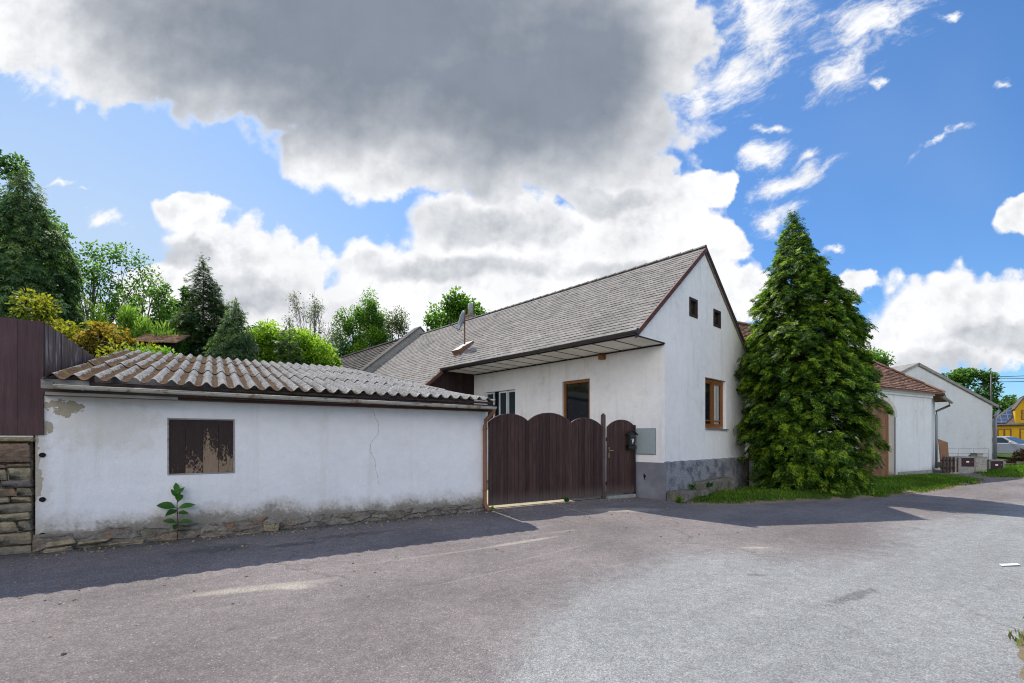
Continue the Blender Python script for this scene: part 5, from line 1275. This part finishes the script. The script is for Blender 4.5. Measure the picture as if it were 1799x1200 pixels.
broadleaf('roadside_tree', 'loose green tree behind the white gable and pole', (45.6, 47, .6), 8.2, (3.0, 2.8, 2.7), L_deep, 70, 130, .28, 42, .22, .17, hollow=.5)
for i, (x, y, h, rr, l) in enumerate(((80, 78, 9.2, 4.4, 'dark woodland tree left of the yellow house'), (87, 82, 8.8, 4.8, 'dark woodland tree behind the solar panels'), (94, 86, 9.4, 4.5, 'dark woodland tree behind the silver car'))):
    broadleaf('woodland_tree', l, (x, y, 0), h, (rr, rr, h * .42), L_deep, 50, 110, .5, 50 + i, .25, .22, group='woodland trees behind the yellow house')
hedge('red_shrub', 'reddish green rounded shrub on the grass before the car', (31.0, 27.6, 0), (2.2, 1.4, .95), L_red, 5000, .13, 37, cat='shrub')

# sapling at the shed wall
sp_ = thing('sapling', 'young sapling with large leaves sprouting at the shed wall foot', 'plant', l2w(SH_O, SH_A, 1.58, -.10, .06), SH_A)
mb = MB(); mb.tube([(0, 0, 0), (.008, -.005, .25), (-.004, 0, .5), (.0, -.01, .72)], [.009, .008, .006, .004], 6)
P = []; D = []; N = []; Ls = []
for (z, az, el, l) in ((.72, 100, 70, .17), (.70, 10, 60, .13), (.66, 190, 55, .14), (.50, 175, 15, .25), (.49, 5, 20, .21), (.46, 250, -10, .19), (.42, 310, 5, .15), (.28, 185, 10, .16), (.27, 355, 15, .17), (.24, 270, -5, .17), (.6, 280, 40, .16), (.58, 60, 40, .16)):
    a, e = R(az), R(el); d = (math.cos(a) * math.cos(e), math.sin(a) * math.cos(e) * .6, math.sin(e))
    P.append((d[0] * .02, d[1] * .02, z)); D.append(d); N.append((-.2 * d[0], -.85, .55)); Ls.append(l)
    mb.tube([(0, 0, z - .02), (d[0] * .03, d[1] * .03, z)], .003, 4)
V = []; F = []; 
mbl = MB()
for p, d, n_, l in zip(P, D, N, Ls):
    p, d, n_ = Vector(p), Vector(d).normalized(), Vector(n_).normalized(); s = d.cross(n_).normalized(); u_ = s.cross(d); z_ = p.z * 31; d = (d + s * .18 * math.sin(z_)).normalized(); pts = []
    pr = [(0, .0), (.12, .10), (.3, .20), (.5, .24), (.7, .19), (.88, .09), (1, 0)]
    L3 = [p + d * l * f + s * l * w + u_ * (l * (.16 * w / .24) - l * .22 * f * f + .012 * math.sin(f * 14 + z_)) for f, w in pr]; R3 = [p + d * l * f - s * l * w + u_ * (l * (.10 * w / .24) - l * .22 * f * f) for f, w in pr]; C3 = [p + d * l * f - u_ * l * .22 * f * f for f, w in pr]
    vs = L3 + C3 + R3; m_ = 7
    mbl.add(vs, [(i, i + 1, m_ + i + 1, m_ + i) for i in range(6)] + [(m_ + i, m_ + i + 1, 2 * m_ + i + 1, 2 * m_ + i) for i in range(6)], tone=.6)
mbl.build('leaf_mass', L_sap, sp_, True); mb.build('stem', M_red_board, sp_, True)
# weeds
def weed(label, loc, n, size, seed, mt=L_sap):
    rng = np.random.default_rng(seed)
    az = rng.uniform(0, 2 * PI, n); el = rng.uniform(.3, 1.2, n)
    D_ = np.stack([np.cos(az) * np.cos(el), np.sin(az) * np.cos(el), np.sin(el)], 1)
    P_ = rng.normal(0, size * .15, (n, 3)); P_[:, 2] = np.abs(P_[:, 2])
    o = leaves('weed', P_, D_, rng.normal(0, 1, (n, 3)), size * rng.uniform(.5, 1.1, n), size * .3, rng.uniform(.3, .9, n), mt, None); o.location = loc
    tag(o, label, 'weed', 'weeds along the walls')
weed('small weed in the base stones of the shed', l2w(SH_O, SH_A, 2.9, -.12, .10), 14, .11, 1)
weed('tuft of weed in the gap under the double gate', l2w(SH_O, SH_A, 9.25, -.05, .075), 26, .16, 2)
weed('weed sprouting beside the rusty downpipe foot', l2w(SH_O, SH_A, 7.12, -.12, .07), 16, .10, 3, L_lime)
weed('green weed on the first kerb block against the plinth', (4.80, 12.42, .26), 26, .17, 4)
weed('green weed where the two kerb blocks meet', (5.50, 13.05, .26), 26, .18, 5)
weed('grass tuft at the outer end of the kerb block', (4.20, 11.66, .0), 50, .16, 6, L_grass)
# scraps on the road
mb = MB(); mb.add([(0, 0, .012), (.26, .02, .018), (.30, .09, .02), (.05, .08, .014)], [(0, 1, 2, 3)]); o = mb.build('paper_scrap', M_paper); o.location = (6.15, 5.85, 0); tag(o, 'scrap of white paper lying on the pale road', 'litter')
mb = MB()
for _ in range(620):
    xl = random.uniform(-.5, 11); yl = -abs(random.gauss(0, .25 if _ % 2 else 1.6)) - .12
    x, y, _z = l2w(SH_O, SH_A, xl, yl); s = random.uniform(.004, .016); z = road_z(x, y)
    mb.bbox(x - s, x + s, y - s, y + s * .7, z - .003, z + s, s * .35, jit=s * .3)
o = mb.build('gravel', M_stone); o['kind'] = 'stuff'

# ------------------------------------------------------------------ sky
SUN_EL = math.atan2(1, .7); SUN_DIR = Vector((-.5, .866, math.tan(SUN_EL))).normalized()
w = bpy.data.worlds.new('World'); scene.world = w; w.use_nodes = True
t = w.node_tree; t.nodes.clear(); g = G(t)
sky = g.node('ShaderNodeTexSky', sky_type='NISHITA', sun_disc=False, sun_elevation=SUN_EL, sun_rotation=math.atan2(SUN_DIR.x, SUN_DIR.y), altitude=400, air_density=1.0, dust_density=.6, ozone_density=2.0)
dirv = g.node('ShaderNodeTexCoord').outputs['Generated']
x, y, z = g.sep(dirv)
ya = g.m('MAXIMUM', g.m('ABSOLUTE', y), .02)
p0 = g.comb(g.m('DIVIDE', x, ya), g.m('DIVIDE', z, ya), 0.0)
wv = g.noise(p0, 3.2, 3, .55, out='Color'); wv2 = g.noise(p0, 11, 4, .6, out='Color')
p = g.vadd(p0, g.mul(g.vadd(wv, (-.5, -.5, -.5)), .16)); p = g.vadd(p, g.mul(g.vadd(wv2, (-.5, -.5, -.5)), .075))
p = g.vscale(p, (1, 1, 0))
def blob_field(pv, L_, k=.12):
    acc = None
    for b in L_:
        cx_, cy_, rx_, ry_ = b[:4]; rot = b[4] if len(b) > 4 else 0
        c_ = ((cx_ - 899.5) / 818, (772 - cy_) / 818, 0); ir = (818 / rx_, 818 / ry_, 0)
        if rot:
            q = g.node('ShaderNodeVectorRotate', {0: g.vadd(pv, tuple(-a for a in c_)), 'Angle': -R(rot)}, rotation_type='Z_AXIS').outputs[0]; q = g.vscale(q, ir)
        else:
            q = g.node('ShaderNodeVectorMath', {0: pv, 1: ir, 2: tuple(-a * i for a, i in zip(c_, ir))}, operation='MULTIPLY_ADD').outputs[0]
        d = g.node('ShaderNodeVectorMath', {0: q}, operation='LENGTH').outputs[1]
        acc = d if acc is None else g.m('SMOOTH_MIN', acc, d, k)
    return acc
big = [(640, 30, 560, 215), (900, 190, 330, 165), (985, 180, 225, 175), (250, 30, 260, 150), (1090, 40, 190, 150), (30, 60, 90, 70), (640, 250, 170, 110), (1060, 300, 120, 80)]
cum = [(400, 455, 120, 70), (345, 385, 62, 45), (500, 505, 120, 72), (300, 520, 110, 60), (725, 500, 180, 72), (860, 405, 185, 95), (1010, 480, 290, 75), (1120, 390, 150, 95), (1240, 330, 60, 40), (1230, 430, 95, 55), (1180, 480, 120, 60),
       (1320, 510, 60, 40), (1490, 510, 55, 35), (1720, 560, 190, 85), (1600, 610, 150, 60), (1795, 400, 48, 42), (560, 540, 500, 60), (1100, 530, 400, 40), (150, 640, 500, 120)]
wis = [(1355, 50, 92, 84), (1300, 130, 76, 54, 30), (1520, 50, 140, 52, 42), (1455, 135, 55, 40, 30), (1395, 305, 80, 24, 12), (1345, 262, 48, 26, 20), (1425, 262, 26, 14, 15), (1360, 215, 34, 8, 5), (1370, 375, 55, 24, 25), (1655, 262, 60, 8, 22), (1482, 436, 22, 10), (1770, 160, 16, 12),
       (110, 322, 26, 8), (152, 336, 18, 6), (195, 392, 40, 15, -15), (125, 140, 30, 20), (40, 105, 60, 36, -30), (1240, 150, 50, 60), (1535, 145, 16, 9), (1665, 10, 24, 10, 20)]
nz = g.noise(p0, 5.5, 7, .62); nz2 = g.noise(p0, 2.2, 5, .55)
bil = g.voro(g.vadd(p0, g.mul(wv2, .06)), 17, feature='SMOOTH_F1'); bil2 = g.voro(g.vadd(p0, g.mul(wv2, .05)), 38, feature='SMOOTH_F1')
puff = g.m('ADD', g.m('MULTIPLY', g.m('SUBTRACT', bil, .42), .42), g.m('MULTIPLY', g.m('SUBTRACT', bil2, .42), .26))
amp = g.m('ADD', g.m('MULTIPLY', g.m('SUBTRACT', nz, .5), 1.1), puff)
def relief(off, sc, det):
    a_ = g.noise(p0, sc, det, .6); b__ = g.noise(g.vadd(p0, off), sc, det, .6); return g.m('SUBTRACT', b__, a_)
rel = g.m('ADD', g.m('MULTIPLY', relief((-.012, .022, 0), 7, 6), 1.5), g.m('MULTIPLY', relief((-.03, .05, 0), 3, 4), 1.0))
D1 = g.m('ADD', blob_field(p, big), g.m('MULTIPLY', amp, .62)); D2 = g.m('ADD', blob_field(p, cum), amp)
pr3 = g.node('ShaderNodeVectorRotate', {0: p0, 'Angle': -R(28)}, rotation_type='Z_AXIS').outputs[0]
fib = g.noise(g.vadd(g.vscale(pr3, (1, 2.6, 1)), g.mul(wv, .25)), 8, 9, .72)
D3 = g.m('ADD', blob_field(p, wis), g.m('MULTIPLY', g.m('SUBTRACT', fib, .5), 3.6))
m1 = g.ss(D1, 1.04, .86); m2 = g.ss(D2, 1.04, .80); m3 = g.m('POWER', g.ss(D3, 1.25, -.05), 1.25)
dens = g.m('MAXIMUM', g.m('MAXIMUM', m1, m2), m3)
# grey cloud bellies
gb_ = blob_field(g.vadd(p0, g.mul(g.vadd(wv, (-.5, -.5, -.5)), .25)), [(640, 20, 640, 270), (900, 170, 330, 190), (1010, 100, 200, 200)], .25)
gd = g.m('ADD', gb_, g.m('MULTIPLY', g.m('SUBTRACT', nz2, .5), .55))
k_big = g.m('ADD', g.ss(gd, 1.22, .45, 0, .86), g.ss(gd, .8, .1, 0, .18))
gs_ = blob_field(p, [(850, 395, 170, 48), (1050, 345, 90, 30), (790, 480, 220, 30), (440, 520, 140, 45), (1640, 640, 160, 40), (1100, 480, 120, 26), (1750, 590, 120, 30), (330, 460, 70, 30)], .1)
k_sm = g.m('MULTIPLY', g.ss(g.m('ADD', gs_, g.m('MULTIPLY', amp, .9)), 1.15, .45), .46)
core = g.ss(D2, .75, .1)
k_self = g.m('MULTIPLY', g.m('MULTIPLY', g.ss(g.m('ADD', nz2, g.m('MULTIPLY', g.m('SUBTRACT', nz, .5), .8)), .42, .72), core), .32)
kk = g.m('MAXIMUM', g.m('MAXIMUM', g.m('MULTIPLY', k_big, m1), k_sm), k_self)
inner = g.m('MAXIMUM', g.ss(D2, .98, .6), g.ss(D1, .98, .8))
soft = g.m('SUBTRACT', 1.0, g.m('MULTIPLY', k_big, .80)); inner = g.m('MULTIPLY', inner, soft)
kk = g.m('ADD', kk, g.m('MULTIPLY', g.m('MULTIPLY', rel, inner), .85)); kk = g.m('ADD', kk, g.m('MULTIPLY', g.m('MULTIPLY', g.m('SUBTRACT', nz, .5), inner), .22)); kk = g.m('MAXIMUM', g.m('MINIMUM', kk, 1.08), 0.0)
back = g.ss(y, .0, -.35)  # unseen clouds behind the camera, brightened to light the shaded walls
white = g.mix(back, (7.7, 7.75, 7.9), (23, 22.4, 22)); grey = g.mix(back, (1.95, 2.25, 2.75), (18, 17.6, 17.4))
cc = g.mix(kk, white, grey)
thin = g.m('MULTIPLY', g.ss(nz, .35, .7), .10); cc = g.mul(cc, g.m('SUBTRACT', 1.03, thin))
# blue, deeper toward the upper right, milky toward the horizon and the sun side
skyc = g.node('ShaderNodeVectorMath', {0: sky.outputs[0], 1: (.64, .98, 1.30)}, operation='MULTIPLY').outputs[0]
haze = g.m('MULTIPLY', g.ss(g.noise(p0, 1.2, 3), .4, .75), .10)
haze = g.m('ADD', haze, g.m('MULTIPLY', g.ss(x, .25, -.75), g.ss(z, .78, .2, 0, .95)))
skyc = g.mix(haze, skyc, (4.3, 5.5, 7.1))
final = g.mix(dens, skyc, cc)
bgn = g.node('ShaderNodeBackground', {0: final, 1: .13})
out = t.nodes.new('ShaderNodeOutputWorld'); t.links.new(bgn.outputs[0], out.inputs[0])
w.cycles.sampling_method = 'MANUAL'; w.cycles.sample_map_resolution = 512

sl_ = bpy.data.lights.new('sun', 'SUN'); sl_.energy = 4.7; sl_.angle = R(.53); sl_.color = (1.0, .955, .88)
so = bpy.data.objects.new('sun', sl_); COL.objects.link(so)
so.rotation_euler = (-SUN_DIR).to_track_quat('-Z', 'Y').to_euler(); so.location = (-20, 30, 50)

cam = bpy.data.cameras.new('camera'); cam.sensor_width = 36; cam.lens = 36 * 818 / 1799; cam.shift_y = 172 / 1799; cam.clip_end = 3000; cam.clip_start = .05
co = bpy.data.objects.new('camera', cam); COL.objects.link(co); co.location = (0, 0, 1.6); co.rotation_euler = (PI / 2, 0, 0)
scene.camera = co
scene.view_settings.view_transform = 'Standard'; scene.view_settings.look = 'None'; scene.view_settings.exposure = 0
c = scene.cycles
c.max_bounces = 6; c.diffuse_bounces = 3; c.glossy_bounces = 3; c.transmission_bounces = 3; c.transparent_max_bounces = 6
c.use_denoising = True; c.use_adaptive_sampling = True; c.adaptive_threshold = .02; c.denoising_prefilter = 'NONE'; c.filter_width = 1.1; c.caustics_reflective = False; c.caustics_refractive = False
scene.render.resolution_x = 1024; scene.render.resolution_y = 683
